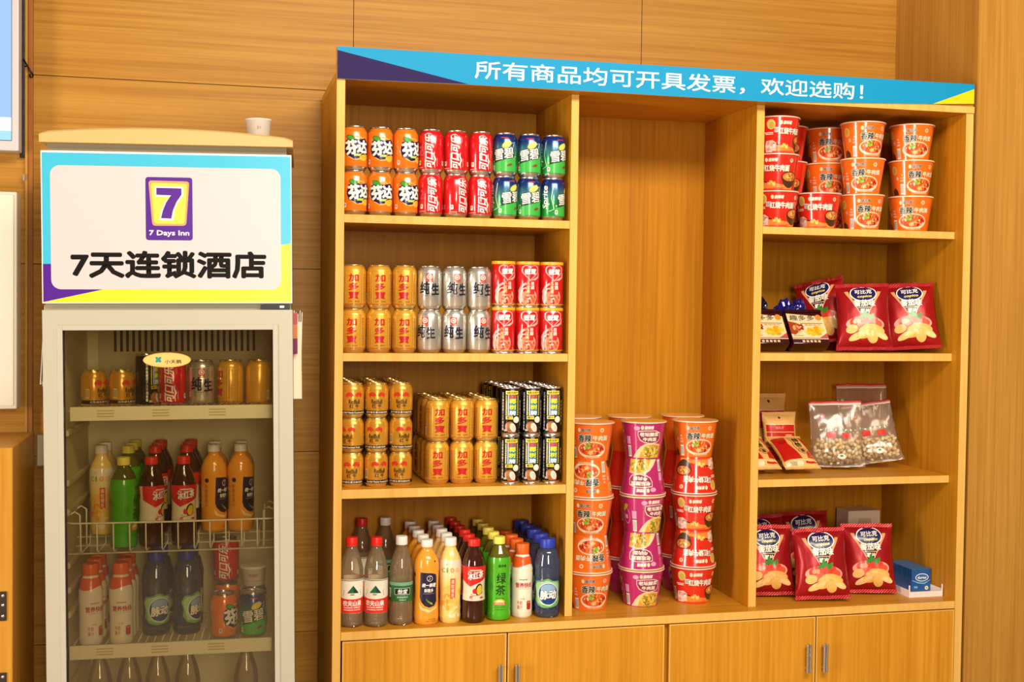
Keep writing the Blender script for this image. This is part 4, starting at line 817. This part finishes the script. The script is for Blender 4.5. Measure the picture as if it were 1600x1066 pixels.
# zip bags of nuts
FILM = clear('bag_film', '#fbf6ee', .03, .2, '#e8dccc', .15, .10); ZIP = ink('#d2202a'); NUT = [mat('nut_%d' % i, c, .45) for i, c in enumerate(('#f0dcae', '#e6cb90', '#f5e8c8', '#dcba7c'))]
def zipbag(kind, w_, h_, t, seed, fill):
    P = bag_fn(w_, h_, t, seed, 0.04, .75, .006)
    A = Art(); gz = ink('#d9e6cf')
    A.rrect(-34, fill * 1000 + 4, -6, fill * 1000 + 22, 3, ink('#d43a2c'), 0); A.rrect(14, fill * 1000 + 2, 44, fill * 1000 + 20, 3, ink('#d43a2c'), 0)
    for i in range(13): A.ell(-52 + i * 8, fill * 1000 + 30 + 3 * math.sin(i), 4, 2.4, ink('#8aa27a' if i % 2 else '#e4eedb'), 0, i * .7, 10)
    A.ell(-44, h_ * 760, 9, 9, ink('#d8606a'), 0, 0, 16); A.ell(-44, h_ * 760, 5, 4, ink('#f0b0b0'), 1, 0, 12); A.ell(10, 34, 14, 8, ink('#eef0e4'), 0); A.ell(10, 36, 5, 3, ink('#5a9a5a'), 1)
    m = bag_mesh(P, FILM, -0.97, 0.97, 24, 30, A, w_, h_); pouch = m.mesh('pouch', 80)
    z = MB()
    for v, c, r in ((0.955, ZIP, .0030), (0.885, ink('#f3e9dc'), .0022), (0.92, ink('#e9a2a0'), .0022)): z.tube([P(-0.99 + 1.98 * i / 24, v, -1, .0008) for i in range(25)], r, c, 6)
    n = MB(); r = random.Random(int(seed * 10)); tries = 0; cnt = 0; pts = []
    while cnt < 120 and tries < 6000:
        tries += 1; u, q, zz = r.uniform(-.86, .86), r.uniform(-.82, .82), r.uniform(.008, fill)
        v = zz / (h_ / 2) - 1; a = P(u, v, -1); b = P(u, v, 1)
        y = a[1] + (b[1] - a[1]) * (q + 1) / 2
        if min(y - a[1], b[1] - y) < .006: continue
        c = Vector((a[0], y, zz))
        if any((c - o).length < .0100 for o in pts): continue
        pts.append(c); cnt += 1; k = n.mi(r.choice(NUT)); tmp = bmesh.ops.create_icosphere(n.bm, subdivisions=1, radius=1, matrix=Matrix.Translation(c) @ Euler((r.uniform(0, 3), r.uniform(0, 3), 0)).to_matrix().to_4x4() @ Matrix.Diagonal((.0088, .0064, .0060, 1)))
        for vv in tmp['verts']:
            for f in vv.link_faces: f.material_index = k; f.smooth = True
    PROTO[kind] = ('nut_bag', 'bag of nuts', [('pouch', pouch, []), ('zip_strip', z.mesh('zip_strip'), []), ('nuts', n.mesh('nuts'), [])])
zipbag('nuts_a', .165, .205, .060, 2.2, .085); zipbag('nuts_b', .160, .200, .060, 5.9, .080); zipbag('nuts_tall', .165, .250, .050, 8.4, .06)
# dark snack packs
A4 = Art(); A4.poly([(-56, 24), (56, 24), (56, 112), (-56, 124)], ink('#e6d3a4'), 0); A4.text('趣多多', -10, 106, 78, 22, bkk, 2, .02); A4.ell(42, 108, 10, 12, ink('#d98a3a'), 1); A4.poly([(-56, 92), (-30, 84), (-10, 70), (-26, 52), (-44, 36), (-56, 40)], ink('#a6401c'), 1); A4.blobs(-34, 66, 18, 20, ['#c8642c', '#8a2f16', '#e0a06a'], 14, 7, 2, 4)
A4.rect(-20, 82, 50, 84.5, ink('#8a6a3a'), 1); A4.text('香脆曲奇', 18, 77, 52, 7, ink('#a8803c'), 1); A4.blobs(24, 52, 26, 16, ['#f0b41c', '#f5c83a', '#e89a14'], 26, 9, 1, 6); A4.rect(-50, 32, -20, 34, ink('#8a6a3a'), 1); A4.poly([(30, 24), (56, 24), (56, 44)], ink('#c2504a'), 2); A4.rect(-56, 18, 56, 22, ink('#e8c0a0'), 0)
for i in range(5): A4.rect(-28 + i * 12, 5, -20 + i * 12, 14, ink('#d9b99a'), 0)
m = MB(); m.box(-.0575, .0575, -.042, 0.0, 0.0, .113, mat('pack_maroon', '#3a0b12', .22, 0, .5), None, .004); m.art(A4, lambda x, y, d: (x / 1000, -.042 - d, y / 1000 * .86), None); bx = m.mesh('pack_body', 40)
m = MB(); m.box(-.0575, .0575, -.0425, .0005, .1132, .122, mat('pack_fold', '#2a0a10', .25, 0, .5), None, .0005); fd = m.mesh('folded_top')
PROTO['dark_pack'] = ('biscuit_pack', 'snack pack', [('pack_body', bx, []), ('folded_top', fd, [])])
# crumpled blue bags
BLUE = mat('blue_film', '#1a1a78', .18, .2, .5); BLUE2 = mat('blue_dark_film', '#14142e', .2, .2, .5)
def crumple(kind, rx, ry, rz, seed, m_):
    parts = []
    for pn, c, s, sd in (('wrap', (0, 0, rz * .78), (rx, ry, rz), seed), ('knot', (rx * .55, -ry * .5, rz * 1.42), (rx * .42, ry * .42, rz * .36), seed + 3)):
        m = MB(); k = m.mi(m_); t_ = bmesh.ops.create_icosphere(m.bm, subdivisions=4, radius=1)
        for v in t_['verts']:
            d = v.co.normalized(); a = noise.noise(d * 2.3 + Vector((sd, 0, 0))) * .22 + abs(noise.noise(d * 5.5 + Vector((0, sd, 0)))) * .24 + noise.noise(d * 11 + Vector((0, 0, sd))) * .06
            v.co = Vector((d.x * s[0], d.y * s[1], d.z * s[2])) * (.82 + a) + Vector(c)
            v.co.z = max(v.co.z, .0006)
        for f in m.bm.faces: f.material_index = k; f.smooth = False
        parts.append((pn, m.mesh(pn), []))
    PROTO[kind] = ('blue_snack_bag', 'snack bag', parts)
crumple('blue_a', .060, .046, .088, 1.3, BLUE); crumple('blue_b', .054, .05, .090, 7.7, BLUE2)
# blue cartons
A5 = Art(); A5.ell(2, 42, 22, 12, white, 1, 0, 26); A5.ell(2, 42, 20, 10, ink('#2a6aa8'), 2, 0, 26); A5.text('durex', 2, 42, 30, 8, white, 3, .05); A5.band([(-31, 34), (-10, 26), (10, 24), (31, 34)], [1, 3, 3, 1], ink('#8cc4ea'), 1); A5.ell(18, 10, 6, 6, ink('#e6dcae'), 1, 0, 14); A5.ell(18, 10, 3, 3, ink('#a89a6a'), 2, 0, 10); A5.rect(-24, 10, -12, 16, ink('#7aa8d0'), 1)
m = MB(); m.box(-.0315, .0315, 0, .026, 0, .066, mat('carton_blue', '#1a5496', .3, 0, .4), None, .0008); m.art(A5, lambda x, y, d: (x / 1000, -d, y / 1000), None)
m2 = MB(); m2.box(-.0312, .0312, .0004, .0256, .0661, .0668, mat('carton_flap', '#3a6ea4', .35), None, .0002)
PROTO['carton'] = ('blue_carton', 'carton', [('carton_body', m.mesh('carton_body'), []), ('top_flap', m2.mesh('top_flap'), [])])

# ------------------------------------------------------------------ stocking the cabinet
def face(x, y): return -math.atan2(x + .3036, y + 3.1257)
def block(kind, xs_, y, z0, h, yaws, desc, anchors, group, tiers=('lower', 'upper'), shelf=''):
    for t, tier in enumerate(tiers):
        for i, x in enumerate(xs_):
            jx, jy = random.uniform(-.0002, .0002), random.uniform(-.002, .002)
            place(kind, (x + jx, y + jy, z0 + t * (h + .0003)), face(x, y) + yaws[t][i], '%s, %s row %s, %s' % (desc, tier, shelf, anchors[i]), group)
SH1, SH2, SH3 = 1.6809, 1.3223, .967
X9 = [.0558 + .0672 * i for i in range(9)]
yf = S + .037
block('orange_soda', X9[0:3], yf, SH1, .1145, ([.30, .05, .30], [0.05, .08, .50]), 'orange soda can', ['beside the cabinet side panel', 'middle of three', 'next to the red cola'], 'orange soda cans on the top shelf', shelf='of the top shelf')
block('cola', X9[3:6], yf, SH1, .1145, ([.06, .55, .10], [-.22, -.15, .15]), 'red cola can', ['next to the orange sodas', 'middle of three', 'next to the green soda'], 'cola cans on the top shelf', shelf='of the top shelf')
block('lemon_soda', X9[6:9], yf, SH1, .1145, ([.62, .22, 1.3], [-.1, .0, .6]), 'blue and green lemon soda can', ['next to the colas', 'middle of three', 'by the divider'], 'lemon-lime cans on the top shelf', shelf='of the top shelf')
block('herbal_tea', X9[0:3], yf, SH2, .1145, ([-.12, .08, .02], [.02, .12, -.05]), 'gold herbal tea can', ['beside the cabinet side panel', 'middle of three', 'next to the silver beer'], 'gold tea cans on the second shelf', shelf='of the second shelf')
block('draft_beer', X9[3:6], yf, SH2, .1145, ([-.38, -.08, .40], [-.02, .22, .30]), 'silver beer can', ['next to the gold tea', 'middle of three', 'next to the red porridge'], 'silver beer cans on the second shelf', shelf='of the second shelf')
block('porridge', X9[6:9], yf, SH2, .1232, ([-.08, .02, -.02], [.18, .06, .06]), 'red porridge can with yellow lid', ['next to the beer', 'middle of three', 'by the divider'], 'red porridge cans on the second shelf', shelf='of the second shelf')
ORD = ('front', 'second', 'third', 'fourth', 'fifth')
def deep(kind, xs_, y0, dy, rows, z0, h, tiers, yaws, desc, anchors, group):
    for t, tier in enumerate(tiers):
        for i, x in enumerate(xs_):
            for r in range(rows):
                yw = yaws[t][i] if r == 0 else random.uniform(-.6, .6)
                place(kind, (x + (random.uniform(-.0006, .0006) if r else 0), y0 + r * dy, z0 + t * (h + .0003)), face(x, y0) + yw, '%s, %s tier, column %s, %s from the front' % (desc, tier, anchors[i], ('first',) [0] if r == 0 else ORD[r]), group)
deep('energy_drink', [.0575, .1222, .1869], .0990, .0660, 4, SH3, .0912, ('bottom', 'middle', 'top'), ([0.0, .25 + PI, -.08], [-.5 + PI, -.18, .28 + PI], [.12 + PI, .02, .06]), 'short gold energy drink can', ['by the side panel', 'between two others', 'by the open gap'], 'energy drink cans on the third shelf')
deep('herbal_tea', [.2895, .3570, .4245], .1190, .0662, 4, SH3, .1145, ('bottom', 'top'), ([.06, .08, .12], [.22, .04, .08]), 'gold herbal tea can', ['by the energy drinks', 'in the middle', 'by the black cans'], 'gold tea cans on the third shelf')
ORD = ('front', 'second', 'third', 'fourth', 'fifth', 'sixth')
deep('coconut_drink', [.4880, .5460, .6040], .0960, .0580, 5, SH3, .1305, ('bottom', 'top'), ([.02, .0, .04], [.0, .05, .03]), 'black coconut drink can', ['by the gold tea', 'in the middle', 'by the divider'], 'coconut drink cans on the third shelf')
def rank(kind, x, y0, dy, n, yaw, desc, group, dx=0.0):
    for r in range(n):
        xx = x + (dx if r else 0) + (random.uniform(-.0008, .0008) if r else 0)
        place(kind, (xx, y0 + r * dy, CT + .0002), face(xx, y0) + (yaw if r == 0 else random.uniform(-.5, .5)), desc + (', at the very front' if r == 0 else ', %s from the front of its file' % ORD[r]), group)
place('red_cap_water', (.0556, .066, CT + .0002), face(.056, .06) + .10, 'clear water bottle with red cap beside the cabinet side panel', 'red capped water bottles')
place('red_cap_water', (.1195, .057, CT + .0002), face(.118, .06) - .10, 'clear water bottle with red cap beside the green labelled water', 'red capped water bottles')
place('red_cap_water', (.1160, .345, CT + .0002), face(.12, .3) + .9, 'clear water bottle with red cap standing at the back of the counter', 'red capped water bottles')
place('green_label_water', (.1865, .060, CT + .0002), face(.187, .06), 'clear water bottle with white cap and green label, in the front line', 'green labelled water bottles')
place('green_label_water', (.1835, .348, CT + .0002), face(.18, .3) + .8, 'clear water bottle with white cap at the back of the counter', 'green labelled water bottles')
rank('dark_label_juice', .2532, .0550, .0690, 5, .10, 'orange juice bottle with white cap and dark label', 'dark labelled juice bottles')
rank('pulp_juice', .3178, .0580, .0640, 5, .05, 'pale pulp juice bottle with white cap', 'pulp juice bottles')
rank('red_tea', .3800, .0480, .0654, 6, .0, 'dark iced tea bottle with red cap', 'iced tea bottles')
rank('green_tea', .4520, .0610, .0680, 5, -.02, 'bright green tea bottle with yellow cap', 'green tea bottles')
rank('milk_drink', .5205, .0770, .0640, 4, .02, 'white milk drink bottle with orange cap', 'milk drink bottles')
rank('sport_drink', .5885, .0650, .0715, 5, .02, 'clear bluish sports drink bottle with blue cap', 'sports drink bottles')
# noodle cups: the three tall stacks in the open bay, and three behind them
def stack(kinds, x, y, z0, flips, yaws, descs, group):
    for i, (k, fl_, yw, d) in enumerate(zip(kinds, flips, yaws, descs)):
        jx, jy = (random.uniform(-.0009, .0009), random.uniform(-.0009, .0009)) if i else (0, 0); z = z0 + i * (CH + .0003)
        if fl_: place(k, (x + jx, y + jy, z + CH + .0001), 0, d, group, rot=(PI, 0, face(x, y) + PI + yw))
        else: place(k, (x + jx, y + jy, z), face(x, y) + yw, d, group)
LV = ('bottom of', 'second up in', 'middle of', 'fourth up in', 'top of'); UP = (0, 1, 0, 1, 0)
def names(c, w_): return ['%s noodle cup, %s, %s %s' % (c if isinstance(c, str) else c[i], 'upside down' if UP[i] else 'upright', LV[i], w_) for i in range(5)]
G5 = 'noodle cups in tall stacks in the open bay'
stack(['spicy_cup'] * 5, .7305, .1370, CT + .0002, UP, (.20, .25, -.10, -.12, -.08), names('orange', 'the stack beside the bottles'), G5)
stack(['sour_cup'] * 5, .8905, .1500, CT + .0002, UP, (.10, .25, .45, .15, .05), names('purple', 'the front stack between two others'), G5)
stack(['braised_cup', 'braised_cup', 'braised_cup', 'braised_cup', 'spicy_cup'], 1.0500, .1570, CT + .0002, UP, (.45, .15, .35, .10, .15), names(['red', 'red', 'red', 'red', 'orange'], 'the front stack by the chips'), G5)
stack(['braised_cup', 'braised_cup', 'spicy_cup', 'spicy_cup', 'spicy_cup'], .7450, .3000, CT + .0002, UP, (1.2, .9, 1.4, 1.0, .8), names(['red', 'red', 'orange', 'orange', 'orange'], 'the rear stack behind the oranges'), G5)
stack(['sour_cup', 'braised_cup', 'braised_cup', 'braised_cup', 'spicy_cup'], .9020, .3050, CT + .0002, UP, (1.1, .9, 1.3, 1.0, 1.35), names(['purple', 'red', 'red', 'red', 'orange'], 'the rear stack behind the purples'), G5)
stack(['sour_cup', 'braised_cup', 'braised_cup', 'braised_cup', 'spicy_cup'], 1.0720, .3100, CT + .0002, UP, (.9, 1.2, 1.0, 1.3, 1.35), names(['purple', 'red', 'red', 'red', 'orange'], 'the rear stack behind the reds'), G5)
# noodle cups on the top shelf of the far column
R1, R2, R3 = 1.6820, 1.3262, .9677
T3 = ('bottom', 'middle', 'top'); N3 = (0, 0, 0)
G6 = 'noodle cups on the shelf under the sign'
stack(['braised_cup'] * 3, 1.2690, .1150, R1, N3, (.35, .05, .70), ['red noodle cup, %s of three, against the divider on the shelf under the sign' % t for t in T3], G6)
stack(['braised_cup'], 1.4085, .1250, R1, (0,), (.10,), ['single red noodle cup standing between the red stack and an orange stack'], G6)
stack(['spicy_cup'] * 3, 1.5480, .1250, R1, N3, (.35, .02, .45), ['orange noodle cup, %s of three, in the stack beside the single red cup' % t for t in T3], G6)
stack(['spicy_cup'] * 3, 1.7080, .1250, R1, N3, (.02, .42, .15), ['orange noodle cup, %s of three, in the stack nearest the cabinet side panel' % t for t in T3], G6)
stack(['braised_cup'] * 3, 1.3725, .2700, R1, N3, (-.2, -.25, -.3), ['red noodle cup, %s of the stack behind the front red cups under the sign' % t for t in T3], G6)
stack(['spicy_cup'] * 3, 1.5100, .2720, R1, N3, (.30, .25, .15), ['orange noodle cup, %s of the stack behind the single red cup' % t for t in T3], G6)
# chips and packs on the second shelf
G7 = 'red chip bags on the second shelf'; G8 = 'red chip bags on the counter'
place('chips_a', (1.5450, .085, R2), 0, 'red chip bag standing in front on the second shelf, beside the biscuit packs', G7, rot=(-.30, -.03, face(1.55, .1) * .75))
place('chips_b', (1.7080, .090, R2), 0, 'red chip bag standing in front on the second shelf, nearest the side panel', G7, rot=(-.30, -.07, face(1.7, .1) * .7))
place('chips_b', (1.4950, .225, R2), 0, 'red chip bag behind the front two, sticking up over the biscuit packs', G7, rot=(-.28, -.22, -.75))
place('chips_a', (1.5950, .275, R2), 0, 'red chip bag in the second line, behind the bag beside the biscuits', G7, rot=(-.26, -.04, -.35))
place('chips_b', (1.7200, .200, R2), 0, 'red chip bag in the second line, behind the bag nearest the side panel', G7, rot=(-.26, -.06, -.30))
place('dark_pack', (1.2570, .130, R2), 0, 'dark biscuit pack with cream panel leaning against the divider', 'dark biscuit packs', rot=(-.64, 0, -.02))
place('dark_pack', (1.3850, .130, R2), 0, 'dark biscuit pack with cream panel leaning beside the chip bag', 'dark biscuit packs', rot=(-.64, 0, -.04))
place('blue_a', (1.3750, .258, R2), 0.15, 'crumpled shiny blue snack bag behind the biscuit pack beside the chips', 'crumpled blue snack bags')
place('blue_b', (1.2600, .262, R2), -.3, 'crumpled dark blue snack bag behind the biscuit pack by the divider', 'crumpled blue snack bags')
# seeds and nuts
G9 = 'red and kraft seed packs'
place('seeds_front', (1.2560, .128, R3 + .016), 0, 'red and cream seed pack lying in front, against the divider', G9, rot=(-1.08, 0, 0))
place('seeds_front', (1.3760, .120, R3 + .016), 0, 'red and cream seed pack lying in front, beside the nut bag', G9, rot=(-1.08, 0, -.02))
place('seeds_back', (1.3900, .292, R3), 0, 'kraft seed pack with red bands standing behind the two lying packs', G9, rot=(-.16, 0, -.02))
m_ = place('seeds_back', (1.3860, .3700, R3), 0, 'taller kraft seed pack standing at the back against the cabinet back', G9, rot=(-.06, 0, 0), scale=(1.05, 1, 1.30))
G10 = 'zip bags of nuts'
place('nuts_a', (1.5250, .190, R3), 0, 'clear zip bag of nuts standing beside the seed packs', G10, rot=(-.20, -.03, -.30))
place('nuts_b', (1.6650, .200, R3), 0, 'clear zip bag of nuts leaning over in front, nearest the side panel', G10, rot=(-.42, -.16, -.34))
place('nuts_tall', (1.6750, .300, R3), 0, 'tall clear zip bag of nuts standing behind the other two', G10, rot=(-.14, -.02, -.25))
# counter under the shelves
place('chips_b', (1.2800, .140, CT), 0, 'red chip bag on the counter, against the divider', G8, rot=(-.18, -.03, face(1.28, .1) * .5))
place('chips_a', (1.4150, .060, CT), 0, 'red chip bag on the counter, pulled furthest forward in the middle', G8, rot=(-.20, -.05, face(1.4, .1) * .5))
place('chips_b', (1.5950, .115, CT), 0, 'red chip bag on the counter, next to the blue cartons', G8, rot=(-.20, -.02, face(1.6, .1) * .5))
place('chips_a', (1.3050, .240, CT), 0, 'red chip bag on the counter, behind the bag against the divider', G8, rot=(-.16, -.04, -.20), scale=(1, 1, 1.06))
place('chips_b', (1.4650, .255, CT), 0, 'red chip bag on the counter, in the second line, badge showing between front bags', G8, rot=(-.16, -.08, -.35), scale=(1, 1, 1.06))
tr = prop(empty('carton_tray', (1.690, .058, CT + .0002)), 'low white tray holding blue cartons at the end of the counter', 'tray')
tw = mat('tray_white', '#f3e2da', .4)
m = MB(); m.box(0, .112, 0, .26, 0, .0015, tw); m.box(0, .0015, 0, .26, .0015, .022, tw); m.box(.1105, .112, 0, .26, .0015, .022, tw); m.box(.0015, .1105, .2585, .26, .0015, .022, tw); m.build('tray_body', tr)
m = MB(); m.box(.0015, .1105, 0, .0015, .0015, .016, tw); m.box(0, .004, -.0005, .001, .0015, .036, tw); m.box(.108, .112, -.0005, .001, .0015, .036, tw); m.build('front_lip', tr)
for i in range(5): place('carton', (1.7685, .118 + .0275 * i, CT + .0019), 0, 'blue carton in the white tray, %s from the front' % (('first',) + ORD[1:])[i], 'blue cartons in the tray')
for i in range(3): place('carton', (1.6520, .200 + .0275 * i, CT + .0002), 0, 'blue carton behind the chip bag beside the tray, %s from the front' % (('first',) + ORD[1:])[i], 'blue cartons beside the tray')
wbx = prop(empty('white_box', (1.690, .318, CT + .0003)), 'plain white cardboard box standing at the back behind the chip bags', 'box')
m = MB(); wc = mat('white_card', '#e6d9c6', .5); m.box(-.055, .055, 0, .075, 0, .212, wc, None, .001); m.build('box_body', wbx)
m = MB(); m.box(-.054, .054, .0005, .0745, .2122, .2138, wc); m.box(-.020, .024, -.0008, -.0001, .13, .19, mat('card_panel', '#cdbd9a', .5)); m.build('flap', wbx)

# ------------------------------------------------------------------ stocking the fridge
def fput(kind, u, v, z, yaw, label, group, flip=False):
    p = inside(u, v, z); return place(kind, p, 0, label, group, rot=(0, FLEAN, FA * 0 + face(p.x, p.y) + yaw))
FZ1 = 1.1856
for kind, u, yw, lb in (('energy_drink', .0905, .75, 'short gold energy can on the top fridge shelf, at the hinge-free end'), ('energy_drink', .1565, .75, 'short gold energy can on the top fridge shelf, beside the black can'), ('coconut_drink', .2165, .9, 'black coconut can on the top fridge shelf'), ('cola', .2790, -.35, 'red cola can under the oval badge on the top fridge shelf'), ('draft_beer', .3485, -.02, 'silver beer can on the top fridge shelf'), ('herbal_tea', .4187, -1.0, 'gold tea can beside the beer on the top fridge shelf'), ('herbal_tea', .4878, 2.2, 'gold tea can at the right end of the top fridge shelf')):
    fput(kind, u, .142, FZ1, yw, lb.replace('at the hinge-free end', 'furthest from the cabinet').replace('at the right end', 'nearest the cabinet end'), 'cans on the top fridge shelf')
ZF, ZB = .8393, .8573
def frank(kind, u, vs, yaw, desc, group):
    for i, v in enumerate(vs): fput(kind, u, v, ZF if v < .195 else ZB, yaw if i == 0 else random.uniform(-.5, .5), desc + (', foremost in the fridge basket' if i == 0 else ', %s in its fridge file' % ORD[i]), group)
frank('green_tea', .1585, (.142, .2325, .300, .3675), .95, 'green tea bottle with yellow cap', 'green tea bottles in the fridge')
frank('red_tea', .2250, (.146, .2325, .2995, .3665), .62, 'iced tea bottle with red cap beside the green tea', 'iced tea bottles in the fridge')
frank('red_tea', .3030, (.146, .2325, .2995, .3665), .02, 'iced tea bottle with red cap beside the orange juice', 'iced tea bottles in the fridge')
frank('pulp_juice', .0930, (.2325, .300), -.15, 'pale pulp juice bottle at the end of the fridge shelf', 'pulp juice bottles in the fridge')
frank('dark_label_juice', .3700, (.2325, .303), .75, 'orange juice bottle with dark label beside the iced tea', 'juice bottles in the fridge')
frank('dark_label_juice', .4372, (.2325, .303), .80, 'orange juice bottle with dark label nearest the cabinet', 'juice bottles in the fridge')
FZ3 = .6036
for i, v in enumerate((.132, .192, .252)):
    fput('milk_drink', .0800, v, FZ3, .18 if i == 0 else .4, 'white milk drink bottle, orange cap, outer file in the fridge, %s from the glass' % (('first',) + ORD[1:])[i], 'milk drinks in the fridge')
    fput('milk_drink', .1520, v, FZ3, -.12 if i == 0 else -.3, 'white milk drink bottle, orange cap, inner file in the fridge, %s from the glass' % (('first',) + ORD[1:])[i], 'milk drinks in the fridge')
for u, yw, q in ((.2275, .22, 'beside the milk drinks'), (.3030, .85, 'beside the orange soda')):
    for i, v in enumerate((.20, .273)): fput('sport_drink', u, v, FZ3, yw + i, 'sports drink bottle in the fridge %s, %s' % (q, 'in front' if i == 0 else 'behind'), 'sports drinks in the fridge')
fput('orange_soda', .3993, .132, FZ3, .85, 'orange soda can standing in front on the lower fridge shelf', 'cans on the lower fridge shelf')
fput('lemon_soda', .4705, .132, FZ3, .05, 'lemon soda can standing in front on the lower fridge shelf', 'cans on the lower fridge shelf')
fput('orange_soda', .3993, .245, FZ3, 2.0, 'orange soda can carrying a red cola can on the lower fridge shelf', 'cans on the lower fridge shelf')
fput('cola', .3993, .245, FZ3 + .1151, -.3, 'red cola can set on top of an orange soda in the fridge', 'cans on the lower fridge shelf')
fput('lemon_soda', .4705, .202, FZ3, .9, 'lemon soda can carrying a white tub on the lower fridge shelf', 'cans on the lower fridge shelf')
tb = empty('yogurt_tub', inside(.4705, .202, FZ3 + .1148), (0, FLEAN, FA)); prop(tb, 'small white tub with pink print on a can in the fridge', 'tub')
A = Art(); A.text('老酸奶', 0, 28, 26, 9, ink('#b8506a'), 1, .03); A.rect(-30, 12, 30, 15, ink('#d9a0a8'), 0)
TPf = [(0, .001), (.024, .001), (.0255, 0), (.0265, .001), (.0315, .044), (.0345, .045), (.0345, .0475), (.032, .048)]
m = MB(); m.lathe(TPf, mat('tub_white', '#e9ddd0', .35), 32); m.art(A, wrap(TPf[3:5]), 4); m.build('tub_body', tb)
m = MB(); m.lathe([(.0345, .0482), (.0345, .050), (.030, .0505), (0, .0505)], mat('tub_lid', '#efe6dc', .3), 32); m.build('lid', tb)
for i, (u, q) in enumerate(((.0930, 'furthest from the cabinet'), (.1630, 'second from the wall trim side'), (.2330, 'in the middle'), (.3050, 'second from the cabinet side'), (.4500, 'nearest the cabinet'))):
    fput('red_cap_water' if i in (1, 3) else 'green_label_water', u, .170 + .008 * (i % 2), .3466, .3 * i, 'clear water bottle standing on the fridge floor, ' + q, 'water bottles on the fridge floor')
